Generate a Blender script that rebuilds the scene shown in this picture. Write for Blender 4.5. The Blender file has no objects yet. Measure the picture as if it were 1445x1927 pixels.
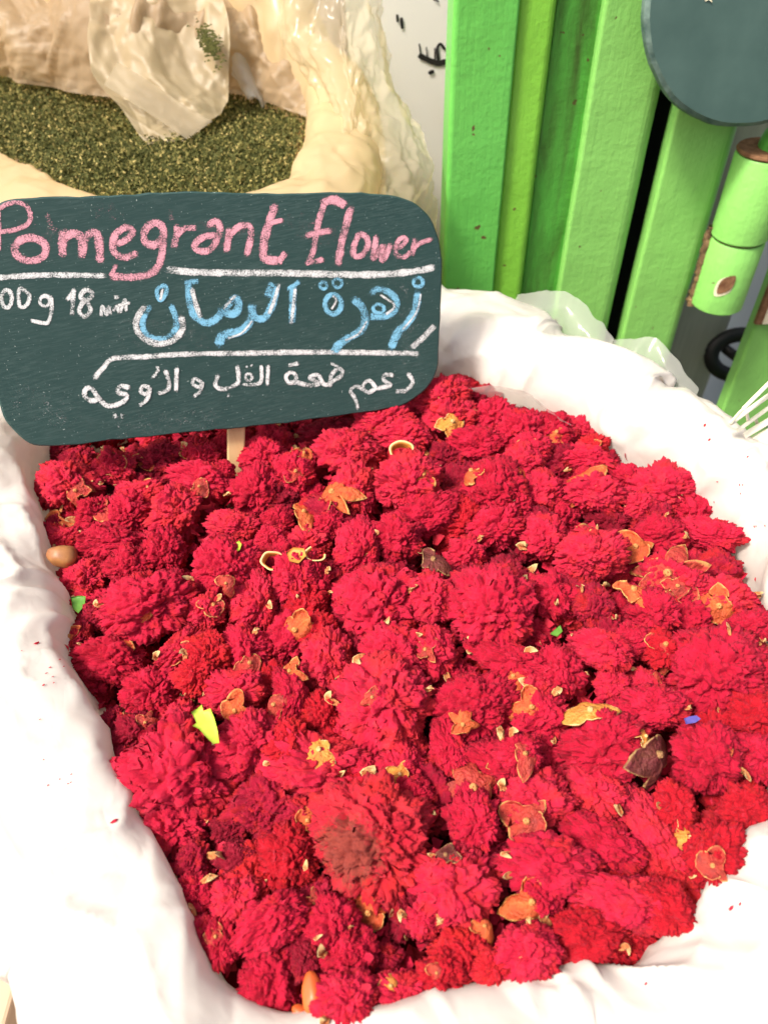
import bpy, bmesh, math, random
import numpy as np
from mathutils import Matrix, Vector, Euler, noise
from mathutils.bvhtree import BVHTree
random.seed(7); rng = np.random.default_rng(7)
S = bpy.context.scene
C = S.collection

# ------------------------------------------------------------------ camera
PW, PH, LENS, CAMH = 1445.0, 1927.0, 26.0, 0.40
FPX = LENS / 36.0 * PH
ROT = Matrix.Rotation(math.radians(44), 3, 'X') @ Matrix.Rotation(math.radians(-1.84), 3, 'Z')
cam_d = bpy.data.cameras.new('camera'); cam = bpy.data.objects.new('camera', cam_d); C.objects.link(cam)
cam_d.sensor_fit = 'VERTICAL'; cam_d.sensor_height = 36.0; cam_d.sensor_width = 27.0; cam_d.lens = LENS
cam_d.clip_start = 0.01; cam_d.clip_end = 200
cam_d.dof.use_dof = True; cam_d.dof.focus_distance = 0.47; cam_d.dof.aperture_fstop = 8.5
cam.matrix_world = Matrix.Translation((0, 0, CAMH)) @ ROT.to_4x4()
S.camera = cam
S.cycles.max_bounces = 7; S.cycles.diffuse_bounces = 4; S.cycles.transparent_max_bounces = 10
S.render.resolution_x, S.render.resolution_y = 767, 1024

# ------------------------------------------------------------------ light
w = bpy.data.worlds.new('World'); S.world = w; w.use_nodes = True
nt = w.node_tree; nt.nodes.clear()
sky = nt.nodes.new('ShaderNodeTexSky'); sky.sky_type = 'NISHITA'; sky.sun_disc = False
SUN_EL, SUN_AZ = math.radians(57), math.radians(243)      # compass angle, 0 = +Y, clockwise
sky.sun_elevation = SUN_EL; sky.sun_rotation = SUN_AZ
sky.air_density = 1.0; sky.dust_density = 7.0; sky.ozone_density = 0.4
bg = nt.nodes.new('ShaderNodeBackground'); bg.inputs['Strength'].default_value = 0.11
wo = nt.nodes.new('ShaderNodeOutputWorld')
nt.links.new(sky.outputs[0], bg.inputs[0]); nt.links.new(bg.outputs[0], wo.inputs[0])
sd = bpy.data.lights.new('sun', 'SUN'); so = bpy.data.objects.new('sun', sd); C.objects.link(so)
sd.energy = 2.6; sd.angle = math.radians(10); sd.color = (1.0, 0.95, 0.88)
sdir = Vector((math.sin(SUN_AZ) * math.cos(SUN_EL), math.cos(SUN_AZ) * math.cos(SUN_EL), math.sin(SUN_EL)))
so.rotation_euler = sdir.to_track_quat('Z', 'Y').to_euler(); so.location = sdir * 5
vs = S.view_settings
vs.view_transform = 'Standard'; vs.look = 'None'; vs.gamma = 1.0; vs.exposure = 0.88; vs.use_curve_mapping = False

# ------------------------------------------------------------------ helpers
CAMP = Vector((0, 0, CAMH))
VIEW = ROT @ Vector((0, 0, -1))
def ray(u, v): return ROT @ Vector(((u - PW / 2) / FPX, -(v - PH / 2) / FPX, -1))
def on_z(u, v, z=0.0):
    d = ray(u, v); return CAMP + d * ((z - CAMH) / d.z)
def on_y(u, v, y):
    d = ray(u, v); return CAMP + d * (y / d.y)
def on_plane(u, v, p, n):
    d = ray(u, v); return CAMP + d * ((p - CAMP).dot(n) / d.dot(n))
def mpp(p): return (p - CAMP).dot(VIEW) / FPX        # metres per photo pixel at a point

def Y3(u, v, y): p = on_y(u, v, y); return (p.x, p.y, p.z)
def catmull(pts, n, closed=False):
    P = np.array(pts, float); k = len(P); out = []
    segs = k if closed else k - 1
    per = max(1, n // segs)
    for i in range(segs):
        if closed: a, b, c, d = P[(i - 1) % k], P[i], P[(i + 1) % k], P[(i + 2) % k]
        else: a, b, c, d = P[max(i - 1, 0)], P[i], P[i + 1], P[min(i + 2, k - 1)]
        for j in range(per):
            t = j / per
            out.append(0.5 * ((2 * b) + (-a + c) * t + (2 * a - 5 * b + 4 * c - d) * t * t + (-a + 3 * b - 3 * c + d) * t ** 3))
    if not closed: out.append(P[-1])
    return np.array(out)

def mesh(name, V, F, smooth=True, attrs=None):
    me = bpy.data.meshes.new(name)
    me.from_pydata([tuple(map(float, p)) for p in V], [], [tuple(map(int, f)) for f in F])
    if attrs:
        for k, a in attrs.items():
            at = me.attributes.new(k, 'FLOAT', 'POINT'); at.data.foreach_set('value', np.asarray(a, np.float32))
    if smooth: me.shade_smooth()
    me.update()
    return me

def obj(name, me, mat=None, parent=None):
    o = bpy.data.objects.new(name, me); C.objects.link(o)
    if mat and me and not me.materials: me.materials.append(mat)
    if parent: o.parent = parent
    return o
def empty(name, loc=(0, 0, 0)):
    o = bpy.data.objects.new(name, None); C.objects.link(o); o.location = loc; o.empty_display_size = 0.02
    return o
def tag(o, label=None, cat=None, group=None, kind=None):
    if label: o['label'] = label
    if cat: o['category'] = cat
    if group: o['group'] = group
    if kind: o['kind'] = kind
    return o

class MB:
    def __init__(s): s.V = []; s.F = []; s.A = {}
    def add(s, V, F, **at):
        o = len(s.V); s.V += [tuple(p) for p in V]; s.F += [tuple(i + o for i in f) for f in F]
        for k, a in at.items(): s.A.setdefault(k, []).extend(list(a))
    def grid(s, G, wrap_u=False, wrap_v=False, **at):
        """G: (n,m,3) array"""
        n, m = G.shape[:2]; F = []
        for i in range(n - (0 if wrap_u else 1)):
            for j in range(m - (0 if wrap_v else 1)):
                i2, j2 = (i + 1) % n, (j + 1) % m
                F.append((i * m + j, i2 * m + j, i2 * m + j2, i * m + j2))
        s.add(G.reshape(-1, 3), F, **{k: np.asarray(a).reshape(-1) for k, a in at.items()})
    def box(s, x0, x1, y0, y1, z0, z1, b=0.0, jit=0.0):
        """box with vertical edges bevelled by b, subdivided in height"""
        prof = [(x0 + b, y0), (x1 - b, y0), (x1, y0 + b), (x1, y1 - b), (x1 - b, y1), (x0 + b, y1), (x0, y1 - b), (x0, y0 + b)] if b else [(x0, y0), (x1, y0), (x1, y1), (x0, y1)]
        s.prism(prof, z0, z1)
    def prism(s, prof, z0, z1, n=1):
        k = len(prof); V = []; F = []
        for i in range(n + 1):
            z = z0 + (z1 - z0) * i / n
            V += [(x, y, z) for x, y in prof]
        for i in range(n):
            for j in range(k):
                j2 = (j + 1) % k
                F.append((i * k + j, i * k + j2, (i + 1) * k + j2, (i + 1) * k + j))
        F.append(tuple(range(k))[::-1]); F.append(tuple(n * k + j for j in range(k)))
        s.add(V, F)
    def tube(s, pts, r, n=10, closed=False):
        P = [Vector(p) for p in pts]; k = len(P); G = np.zeros((k, n, 3))
        R = r if hasattr(r, '__len__') else [r] * k
        up = Vector((0.13, 0.2, 1)).normalized()
        for i in range(k):
            t = (P[(i + 1) % k] - P[i - 1]) if closed else (P[min(i + 1, k - 1)] - P[max(i - 1, 0)])
            t.normalize(); a = t.cross(up)
            if a.length < 1e-3: a = t.cross(Vector((1, 0, 0)))
            a.normalize(); b = a.cross(t)
            for j in range(n):
                q = 2 * math.pi * j / n
                G[i, j] = P[i] + (a * math.cos(q) + b * math.sin(q)) * R[i]
        o = len(s.V); s.grid(G, wrap_u=closed, wrap_v=True)
        if not closed:
            s.F.append(tuple(o + j for j in range(n))[::-1]); s.F.append(tuple(o + (k - 1) * n + j for j in range(n)))
    def build(s, name, mat, parent=None, smooth=False, bevel=0.0, angle=None):
        me = mesh(name, s.V, s.F, smooth, s.A or None)
        o = obj(name, me, mat, parent)
        if bevel:
            m = o.modifiers.new('bevel', 'BEVEL'); m.width = bevel; m.segments = 2; m.limit_method = 'ANGLE'
        return o

# ------------------------------------------------------------------ materials
class NM:
    def __init__(s, name):
        s.m = bpy.data.materials.new(name); s.m.use_nodes = True; s.t = s.m.node_tree
        s.b = s.t.nodes['Principled BSDF']; s.out = s.t.nodes['Material Output']
    def n(s, typ, **kw):
        q = s.t.nodes.new(typ)
        for k, v in kw.items():
            if k.startswith('i_'):
                key = k[2:]; key = int(key) if key.isdigit() else key
                q.inputs[key].default_value = v
            else: setattr(q, k, v)
        return q
    def l(s, a, b): s.t.links.new(a, b)
    def coord(s, which='Object', scale=(1, 1, 1)):
        tc = s.n('ShaderNodeTexCoord'); mp = s.n('ShaderNodeMapping'); mp.inputs['Scale'].default_value = scale
        s.l(tc.outputs[which], mp.inputs['Vector']); return mp.outputs[0]
    def noise(s, vec, scale, detail=4, rough=0.55, dist=0.0):
        q = s.n('ShaderNodeTexNoise'); q.inputs['Scale'].default_value = scale; q.inputs['Detail'].default_value = detail
        q.inputs['Roughness'].default_value = rough; q.inputs['Distortion'].default_value = dist
        s.l(vec, q.inputs['Vector']); return q.outputs['Fac']
    def ramp(s, fac, stops):
        q = s.n('ShaderNodeValToRGB'); el = q.color_ramp.elements
        while len(el) < len(stops): el.new(0.5)
        for e, (p, c) in zip(el, stops):
            e.position = p; e.color = (*c, 1) if len(c) == 3 else c
        s.l(fac, q.inputs[0]); return q.outputs[0]
    def mix(s, fac, a, b):
        q = s.n('ShaderNodeMix', data_type='RGBA')
        for v, i in ((fac, 0), (a, 6), (b, 7)):
            if hasattr(v, 'links') or hasattr(v, 'is_linked'): s.l(v, q.inputs[i])
            else: q.inputs[i].default_value = v if i == 0 else (*v, 1)
        return q.outputs[2]
    def math(s, op, a, b=0.0, clamp=False):
        q = s.n('ShaderNodeMath', operation=op); q.use_clamp = clamp
        for v, i in ((a, 0), (b, 1)):
            if hasattr(v, 'is_linked'): s.l(v, q.inputs[i])
            else: q.inputs[i].default_value = v
        return q.outputs[0]
    def bump(s, h, strength=0.3, dist=0.001):
        q = s.n('ShaderNodeBump'); q.inputs['Strength'].default_value = strength; q.inputs['Distance'].default_value = dist
        s.l(h, q.inputs['Height']); s.l(q.outputs[0], s.b.inputs['Normal']); return q.outputs[0]
    def attr(s, name): return s.n('ShaderNodeAttribute', attribute_name=name).outputs['Fac']
    def set(s, color=None, rough=0.6, spec=0.3, **kw):
        if color is not None:
            if hasattr(color, 'is_linked'): s.l(color, s.b.inputs['Base Color'])
            else: s.b.inputs['Base Color'].default_value = (*color, 1)
        s.b.inputs['Roughness'].default_value = rough; s.b.inputs['Specular IOR Level'].default_value = spec
        for k, v in kw.items(): s.b.inputs[k.replace('_', ' ')].default_value = v
        return s.m
    def translucent(s, fac, color):
        tr = s.n('ShaderNodeBsdfTranslucent'); mx = s.n('ShaderNodeMixShader'); mx.inputs[0].default_value = fac
        if hasattr(color, 'is_linked'): s.l(color, tr.inputs[0])
        else: tr.inputs[0].default_value = (*color, 1)
        src = s.out.inputs[0].links[0].from_socket
        s.l(src, mx.inputs[1]); s.l(tr.outputs[0], mx.inputs[2]); s.l(mx.outputs[0], s.out.inputs[0])
    def transparent(s, fac, color=(1, 1, 1)):
        tr = s.n('ShaderNodeBsdfTransparent'); tr.inputs[0].default_value = (*color, 1); mx = s.n('ShaderNodeMixShader')
        src = s.out.inputs[0].links[0].from_socket
        if hasattr(fac, 'is_linked'): s.l(fac, mx.inputs[0])
        else: mx.inputs[0].default_value = fac
        s.l(src, mx.inputs[1]); s.l(tr.outputs[0], mx.inputs[2]); s.l(mx.outputs[0], s.out.inputs[0])

def mat_petal(name, stops, brown=False):
    q = NM(name); t = q.attr('tint'); e = q.attr('edge')
    oi = q.n('ShaderNodeObjectInfo').outputs['Random']
    co = q.coord('Object')
    f = q.math('ADD', q.math('MULTIPLY', t, 0.55), q.math('MULTIPLY', oi, 0.45))
    col = q.ramp(f, stops)
    nz = q.noise(co, 9, 4, 0.65)
    rn = q.math('ADD', q.noise(co, 1.7, 3, 0.6), q.math('MULTIPLY', oi, 0.16))
    col = q.mix(q.ramp(rn, [(0.60, (0, 0, 0)), (0.74, (0.5, 0.5, 0.5))]), col, (0.58, 0.024, 0.014))
    fd = q.noise(q.coord('Object', (1.3, 1.1, 0.9)), 3.1, 4, 0.7); col = q.mix(q.ramp(fd, [(0.60, (0, 0, 0)), (0.78, (0.55, 0.55, 0.55))]), col, (0.60, 0.07, 0.10))
    hsv = q.n('ShaderNodeHueSaturation'); hsv.inputs['Hue'].default_value = 0.5
    q.l(q.math('ADD', q.math('MULTIPLY', nz, 0.5), 0.75), hsv.inputs['Value']); q.l(col, hsv.inputs['Color'])
    c2 = q.mix(q.math('MULTIPLY', q.math('POWER', e, 4.0), 0.35), hsv.outputs[0], (0.62, 0.05, 0.09))
    if brown:
        sp = q.coord('Object')
        vd = q.n('ShaderNodeVectorMath', operation='DISTANCE'); q.l(sp, vd.inputs[0]); vd.inputs[1].default_value = (-.22, -.30, .72)
        bz = q.math('SUBTRACT', q.math('ADD', 0.62, q.math('MULTIPLY', q.noise(sp, 8, 5, 0.8), 1.7)), q.math('MULTIPLY', vd.outputs['Value'], 1.15))
        c2 = q.mix(q.ramp(bz, [(0.74, (0, 0, 0)), (1.0, (0.7, 0.7, 0.7))]), c2, (0.17, 0.060, 0.034))
    q.set(c2, 0.75, 0.16)
    q.b.inputs['Sheen Weight'].default_value = 0.05; q.b.inputs['Sheen Roughness'].default_value = 0.5
    q.b.inputs['Sheen Tint'].default_value = (1, 0.45, 0.55, 1)
    wv = q.noise(co, 22, 4, 0.65, 1.2); q.bump(wv, 0.4, 0.03)
    q.translucent(0.18, c2)
    return q.m
M = {}
M['petal'] = mat_petal('crimson_petal', [(0.12, (0.37, 0.005, 0.021)), (0.45, (0.54, 0.010, 0.042)), (0.65, (0.60, 0.018, 0.056)), (0.9, (0.63, 0.030, 0.050))])
M['petal_red'] = mat_petal('scarlet_petal', [(0.15, (0.38, 0.005, 0.014)), (0.5, (0.52, 0.009, 0.022)), (0.85, (0.58, 0.020, 0.028))])
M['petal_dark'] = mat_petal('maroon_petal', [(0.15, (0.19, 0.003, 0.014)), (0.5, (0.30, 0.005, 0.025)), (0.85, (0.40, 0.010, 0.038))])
M['petal_brown'] = mat_petal('browned_petal', [(0.1, (0.38, 0.008, 0.02)), (0.5, (0.54, 0.016, 0.036)), (0.9, (0.62, 0.04, 0.05))], True)

def mat_calyx(name, a, b, rim, dark):
    q = NM(name); e = q.attr('edge'); co = q.coord('Object')
    n1 = q.noise(co, 2.6, 4, 0.65); n2 = q.noise(co, 1.3, 3, 0.6)
    c = q.mix(q.ramp(n1, [(0.3, (0, 0, 0)), (0.7, (1, 1, 1))]), a, b)
    c = q.mix(q.ramp(n2, [(0.52, (0, 0, 0)), (0.72, (0.8, 0.8, 0.8))]), c, dark)
    c = q.mix(q.ramp(e, [(0.80, (0, 0, 0)), (0.93, (1, 1, 1))]), c, rim)
    q.set(c, 0.5, 0.25); q.bump(q.noise(co, 7, 4), 0.4, 0.06); q.translucent(0.12, c)
    return q.m
RIM = (0.74, 0.42, 0.13)
M['calyx_orange'] = mat_calyx('orange_calyx', (0.55, 0.060, 0.026), (0.66, 0.19, 0.05), RIM, (0.42, 0.03, 0.02))
M['calyx_pink'] = mat_calyx('dull_pink_calyx', (0.42, 0.030, 0.030), (0.52, 0.080, 0.045), RIM, (0.20, 0.03, 0.04))
M['calyx_dark'] = mat_calyx('brown_calyx', (0.14, 0.04, 0.02), (0.20, 0.03, 0.045), (0.5, 0.3, 0.12), (0.06, 0.03, 0.012))
M['calyx_yellow'] = mat_calyx('yellow_calyx', (0.66, 0.22, 0.04), (0.75, 0.38, 0.08), (0.82, 0.62, 0.28), (0.5, 0.09, 0.03))
M['sepal'] = mat_calyx('cream_sepal', (0.56, 0.13, 0.045), (0.70, 0.36, 0.13), (0.76, 0.54, 0.24), (0.5, 0.06, 0.03))

def mat_sack():
    q = NM('white_plastic_sheet'); co = q.coord('Object')
    n = q.noise(co, 5, 3); st = q.noise(co, 14, 5, 0.7)
    c = q.mix(n, (0.76, 0.69, 0.62), (0.80, 0.76, 0.70))
    c = q.mix(q.ramp(st, [(0.60, (0, 0, 0)), (0.82, (0.30, 0.30, 0.30))]), c, (0.70, 0.52, 0.46))
    q.set(c, 0.30, 0.45)
    r1 = q.math('ABSOLUTE', q.math('SUBTRACT', q.noise(co, 22, 2, 0.5, 0.8), 0.5)); r2 = q.math('ABSOLUTE', q.math('SUBTRACT', q.noise(co, 55, 2, 0.5, 0.6), 0.5))
    q.bump(q.math('ADD', r1, q.math('MULTIPLY', r2, 0.4)), 0.22, 0.008)
    q.translucent(0.28, (0.82, 0.74, 0.66)); return q.m
M['sack'] = mat_sack()
def mat_plastic(name, col, tr, rough=0.12, bsc=35, edge=None):
    q = NM(name); co = q.coord('Object')
    q.set(col, rough, 0.6); q.bump(q.noise(co, bsc * 2, 3, 0.5, 0.5), 0.15, 0.002)
    q.translucent(0.5, col); q.transparent(tr, (0.98, 0.97, 0.93)); return q.m
M['liner'] = mat_plastic('clear_plastic_liner', (0.82, 0.82, 0.76), 0.55)
M['amber_sack'] = mat_plastic('cream_plastic_bag', (0.82, 0.65, 0.38), 0.10, 0.3, 18)
M['amber_back'] = mat_plastic('tan_plastic', (0.54, 0.41, 0.26), 0.22, 0.48, 20)
M['amber_clear'] = mat_plastic('clear_amber_plastic', (0.86, 0.75, 0.52), 0.58, 0.2, 22)

def mat_board():
    q = NM('chalkboard'); co = q.coord('Object', (12, 1, 120)); c2 = q.coord('Object')
    st = q.noise(co, 6, 5, 0.7); cl = q.noise(c2, 14, 4, 0.6); sp = q.noise(c2, 700, 2, 0.5)
    f = q.math('MULTIPLY', q.ramp(st, [(0.45, (0, 0, 0)), (0.8, (1, 1, 1))]), q.ramp(cl, [(0.35, (0.15, 0.15, 0.15)), (0.7, (1, 1, 1))]))
    c = q.mix(q.math('MULTIPLY', f, 0.45), (0.019, 0.053, 0.048), (0.16, 0.235, 0.21))
    c = q.mix(q.ramp(sp, [(0.70, (0, 0, 0)), (0.76, (0.7, 0.7, 0.7))]), c, (0.45, 0.52, 0.47))
    q.set(c, 0.6, 0.35); q.bump(st, 0.12, 0.001); return q.m
M['board'] = mat_board()
def mat_chalk(name, col):
    q = NM(name); co = q.coord('Object'); e = q.attr('edge')
    n = q.math('ADD', q.math('MULTIPLY', q.noise(co, 1100, 3, 0.7), 0.6), q.math('MULTIPLY', q.noise(co, 160, 4, 0.7), 0.4))
    h = q.math('ADD', q.math('MULTIPLY', e, 0.95), 0.0)
    a = q.math('MULTIPLY', q.math('SUBTRACT', h, q.math('MULTIPLY', q.math('SUBTRACT', n, 0.33), 2.6)), 2.3, True)
    q.set(col, 0.95, 0.1); q.transparent(q.math('SUBTRACT', 1.0, a, True)); return q.m
M['chalk_white'] = mat_chalk('white_chalk', (0.72, 0.74, 0.72))
M['chalk_pink'] = mat_chalk('pink_chalk', (0.74, 0.36, 0.42))
M['chalk_blue'] = mat_chalk('blue_chalk', (0.22, 0.52, 0.70))

def mat_green(name, base, hi, dirt=0.0):
    q = NM(name); co = q.coord('Object'); cs = q.coord('Object', (1, 1, 0.15))
    n = q.noise(cs, 9, 3); c = q.mix(n, base, hi)
    chip = q.noise(co, 75, 2, 0.5); cm = q.ramp(chip, [(0.715, (0, 0, 0)), (0.735, (1, 1, 1))])
    c = q.mix(cm, c, (0.13, 0.075, 0.03))
    if dirt:
        d = q.noise(cs, 24, 6, 0.7, 0.6)
        c = q.mix(q.ramp(d, [(0.38, (0, 0, 0)), (0.62, (dirt,) * 3)]), c, (0.055, 0.085, 0.02))
    q.set(c, 0.36, 0.4)
    gr = q.noise(q.coord('Object', (1, 1, 0.03)), 160, 4, 0.7); sc_ = q.noise(q.coord('Object', (1, 1, 0.25)), 45, 6, 0.75)
    c = q.mix(q.ramp(sc_, [(0.58, (0, 0, 0)), (0.75, (0.45, 0.45, 0.45))]), c, tuple(k * .55 for k in base))
    q.l(c, q.b.inputs['Base Color'])
    h = q.math('ADD', q.math('ADD', q.noise(co, 30, 3), q.math('MULTIPLY', q.noise(co, 190, 3), 0.35)), q.math('MULTIPLY', gr, 0.35)); q.bump(h, 0.5, 0.003); return q.m
M['green'] = mat_green('green_paint', (0.23, 0.57, 0.13), (0.28, 0.62, 0.14))
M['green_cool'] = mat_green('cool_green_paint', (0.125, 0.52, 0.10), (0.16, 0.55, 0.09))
M['green_lit'] = mat_green('lit_green_paint', (0.20, 0.53, 0.05), (0.23, 0.55, 0.06))  # same gate green, with the light on the chamfer put into its colour
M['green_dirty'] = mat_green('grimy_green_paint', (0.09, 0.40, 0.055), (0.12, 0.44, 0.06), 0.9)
def mat_simple(name, a, b, scale=20, rough=0.6, spec=0.3, stretch=(1, 1, 1), bump=0.2, bd=0.002):
    q = NM(name); co = q.coord('Object', stretch); n = q.noise(co, scale, 5, 0.6)
    q.set(q.mix(q.ramp(n, [(0.3, (0, 0, 0)), (0.7, (1, 1, 1))]), a, b), rough, spec); q.bump(n, bump, bd); return q.m
M['rust'] = mat_simple('rust', (0.12, 0.05, 0.025), (0.30, 0.16, 0.08), 120, 0.85, 0.2, bump=0.6)
M['weld'] = mat_simple('old_glue_and_rust', (0.07, 0.040, 0.022), (0.26, 0.16, 0.08), 70, 0.8, 0.25, bump=0.8)
M['cream_paint'] = mat_simple('cream_paint', (0.75, 0.68, 0.45), (0.80, 0.74, 0.55), 40, 0.5)
M['grey_wood'] = mat_simple('weathered_grey_wood', (0.28, 0.28, 0.265), (0.50, 0.49, 0.46), 30, 0.8, 0.2, (1, 1, 0.06), 0.4)
M['blue_grey'] = mat_simple('blue_grey_paint', (0.42, 0.48, 0.53), (0.48, 0.53, 0.57), 8, 0.6)
M['black'] = mat_simple('black_rubber', (0.006, 0.006, 0.007), (0.012, 0.012, 0.013), 50, 0.5)
M['gap_shade'] = mat_simple('gap_shade_black', (0.004, 0.005, 0.005), (0.008, 0.009, 0.008), 20, 0.8, 0.1)  # near-black that paints the shade between the slats
M['stick'] = mat_simple('pale_wood', (0.60, 0.38, 0.17), (0.74, 0.53, 0.28), 60, 0.55, 0.3, (1, 1, 0.05), 0.3, 0.001)
M['white_plastic'] = mat_simple('cream_white_plastic', (0.78, 0.74, 0.56), (0.82, 0.79, 0.64), 15, 0.35, 0.45, bump=0.03)
M['white_wall'] = mat_simple('white_painted_board', (0.80, 0.77, 0.72), (0.84, 0.81, 0.77), 6, 0.6, bump=0.05)
M['ink'] = mat_simple('black_ink', (0.012, 0.011, 0.01), (0.02, 0.018, 0.016), 30, 0.6, bump=0.0)
M['ground'] = mat_simple('dark_stone', (0.07, 0.05, 0.035), (0.14, 0.10, 0.07), 6, 0.85)
M['tan_wood'] = mat_simple('tan_board', (0.45, 0.31, 0.20), (0.56, 0.40, 0.27), 25, 0.6, 0.3, (1, 0.08, 1))
M['leaf_lime'] = mat_simple('lime_leaf', (0.36, 0.47, 0.03), (0.45, 0.54, 0.06), 90, 0.5, 0.35)
M['leaf_green'] = mat_simple('green_leaf', (0.07, 0.20, 0.02), (0.12, 0.28, 0.04), 90, 0.5, 0.35)
M['blue_petal'] = mat_simple('blue_petal', (0.07, 0.05, 0.26), (0.12, 0.10, 0.36), 200, 0.6)
M['pod'] = mat_simple('brown_pod', (0.20, 0.07, 0.03), (0.44, 0.20, 0.06), 70, 0.45, 0.4)
M['bud'] = mat_simple('orange_bud', (0.55, 0.08, 0.02), (0.66, 0.15, 0.03), 60, 0.4, 0.4)
q = NM('herb_crumbs'); t = q.attr('tint')
q.set(q.ramp(t, [(0.0, (0.065, 0.070, 0.018)), (0.45, (0.125, 0.120, 0.032)), (0.75, (0.21, 0.185, 0.052)), (1.0, (0.46, 0.36, 0.13))]), 0.8, 0.2); M['herb'] = q.m
q = NM('herb_bed'); q.set((0.05, 0.055, 0.016), 0.9, 0.1); M['herb_bed'] = q.m
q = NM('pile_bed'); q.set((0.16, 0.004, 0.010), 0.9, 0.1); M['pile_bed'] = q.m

# ------------------------------------------------------------------ ground
GZ = -0.56
mb = MB(); mb.add([(-4, -3, GZ), (4, -3, GZ), (4, 5, GZ), (-4, 5, GZ)], [(0, 1, 2, 3)])
tag(mb.build('ground', M['ground']), kind='structure')

# ------------------------------------------------------------------ sacks
def creases(U, V, n, seed, h=(.0015, .005), wd=(.006, .02), ln=(.03, .09), ang=None):
    """sharp straight fold lines of crumpled film over surface coordinates U, V (metres)"""
    r = np.random.default_rng(seed); D = np.zeros_like(U)
    u0, u1, v0, v1 = U.min(), U.max(), V.min(), V.max()
    for _ in range(n):
        cu, cv = r.uniform(u0, u1), r.uniform(v0, v1); a = r.uniform(0, math.pi) if ang is None else r.normal(*ang)
        x = (U - cu) * math.cos(a) + (V - cv) * math.sin(a); y = -(U - cu) * math.sin(a) + (V - cv) * math.cos(a)
        w_ = r.uniform(*wd); l_ = r.uniform(*ln); side = np.where(y > 0, 1.0, r.uniform(.25, 1.0))
        D += r.choice([-1, 1]) * r.uniform(*h) * np.exp(-np.abs(y) / (w_ * side)) * np.exp(-(x / l_) ** 4)
    return D
def sack_grid(ctrl, base_z, ground, n=480, seed=0, wr=1.0, taper=0.03, film=False):
    """ctrl rows: inner x, inner y, roll width, lip height (above base_z); closed curve"""
    K = catmull(ctrl, n, True); k = len(K)
    xy = K[:, :2]; T = np.roll(xy, -1, 0) - np.roll(xy, 1, 0); T /= np.linalg.norm(T, axis=1)[:, None]
    Nn = np.stack([T[:, 1], -T[:, 0]], 1)
    cen = xy.mean(0)
    if ((xy - cen) * Nn).sum() < 0: Nn = -Nn
    for _ in range(40): Nn = (np.roll(Nn, 1, 0) + Nn + np.roll(Nn, -1, 0)); Nn /= np.linalg.norm(Nn, axis=1)[:, None]
    arc = np.concatenate([[0], np.cumsum(np.linalg.norm(np.diff(xy, axis=0), axis=1))])
    n_roll = 46
    prof = [(-0.004, -0.07, 0), (-0.003, -0.045, 0.0), (-0.001, -0.02, 0.2)]
    ph = np.linspace(0, math.pi, n_roll)
    rows = []
    for off, z, a in prof: rows.append((off + 0 * K[:, 2], base_z + z + 0 * K[:, 2], a))
    for p in ph:
        o = K[:, 2] * (0.5 - 0.5 * np.cos(p)); z = base_z + K[:, 3] * np.sin(p) ** 0.75 - 0.012 * (p / math.pi) ** 2
        rows.append((o, z, min(1, 0.45 + math.sin(p))))
    for t in np.linspace(0.06, 1, 16):
        o = K[:, 2] - taper * math.sin(min(1, t * 1.6) * math.pi / 2) 
        z = base_z - 0.012 - (base_z - 0.012 - ground) * t
        rows.append((o, z + 0 * o, 0.8))
    m = len(rows); G = np.zeros((k, m, 3)); A = np.zeros(m)
    for j, (o, z, a) in enumerate(rows):
        G[:, j, :2] = xy + Nn * o[:, None]; G[:, j, 2] = z; A[j] = a
    # normals by finite difference, then wrinkle along them
    du = np.roll(G, -1, 0) - np.roll(G, 1, 0); dv = np.gradient(G, axis=1)
    nr = np.cross(du, dv); nr /= np.linalg.norm(nr, axis=2)[..., None] + 1e-9
    if (nr[:, 18, 2]).mean() < 0: nr = -nr
    L = arc[-1]; D = np.zeros((k, m))
    for i in range(k):
        th = 2 * math.pi * arc[i] / L; c, s_ = math.cos(th), math.sin(th); R = L / (2 * math.pi)
        for j in range(m):
            o = rows[j][0][i]; z = rows[j][1][i] - base_z
            q = Vector((c * R + o * 0.9 * c, s_ * R + o * 0.9 * s_, z * 1.2 + seed * 3.1))
            big = noise.noise(q * 7)
            p2 = q * 10 + Vector((o * 9, z * 11, big * 1.3)); r1 = 1 - abs(noise.noise(p2)); 
            p3 = q * 24 + Vector((0, 0, big * 2.0)); r2 = 1 - abs(noise.noise(p3))
            D[i, j] = A[j] * wr * (0.005 * big + 0.006 * (r1 ** 3 - 0.45) + 0.0030 * (r2 ** 4 - 0.4))
            if film:
                w_ = Vector((big, -big, big)) * .5
                D[i, j] = A[j] * wr * .005 * (1.5 * abs(noise.noise(q * 9 + w_)) + .8 * abs(noise.noise(q * 19 - w_)) + .4 * abs(noise.noise(q * 40)) - .45)
            else:
                p4 = q * 15 + Vector((z * 22, o * 14, big * 3)); D[i, j] += A[j] * .0045 * ((1 - abs(noise.noise(p4))) ** 6 - .2)
    U = np.repeat(arc[:, None], m, 1); pl = np.cumsum(np.linalg.norm(np.diff(G, axis=1, prepend=G[:, :1]), axis=2), 1)
    keep = pl < .32
    cr = creases(U, np.minimum(pl, .32), 260, seed + 3, (.0012, .0042), (.004, .016), (.02, .07)) + creases(U, np.minimum(pl, .32), 90, seed + 4, (.002, .006), (.008, .03), (.05, .12), (1.2, .5))
    cr += creases(U, np.minimum(pl, .32), 420, seed + 7, (.0008, .0024), (.0015, .006), (.012, .045))
    D += cr * keep * A[None] * (0.62 if not film else 0.8)
    return G + nr * D[..., None]

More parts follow.
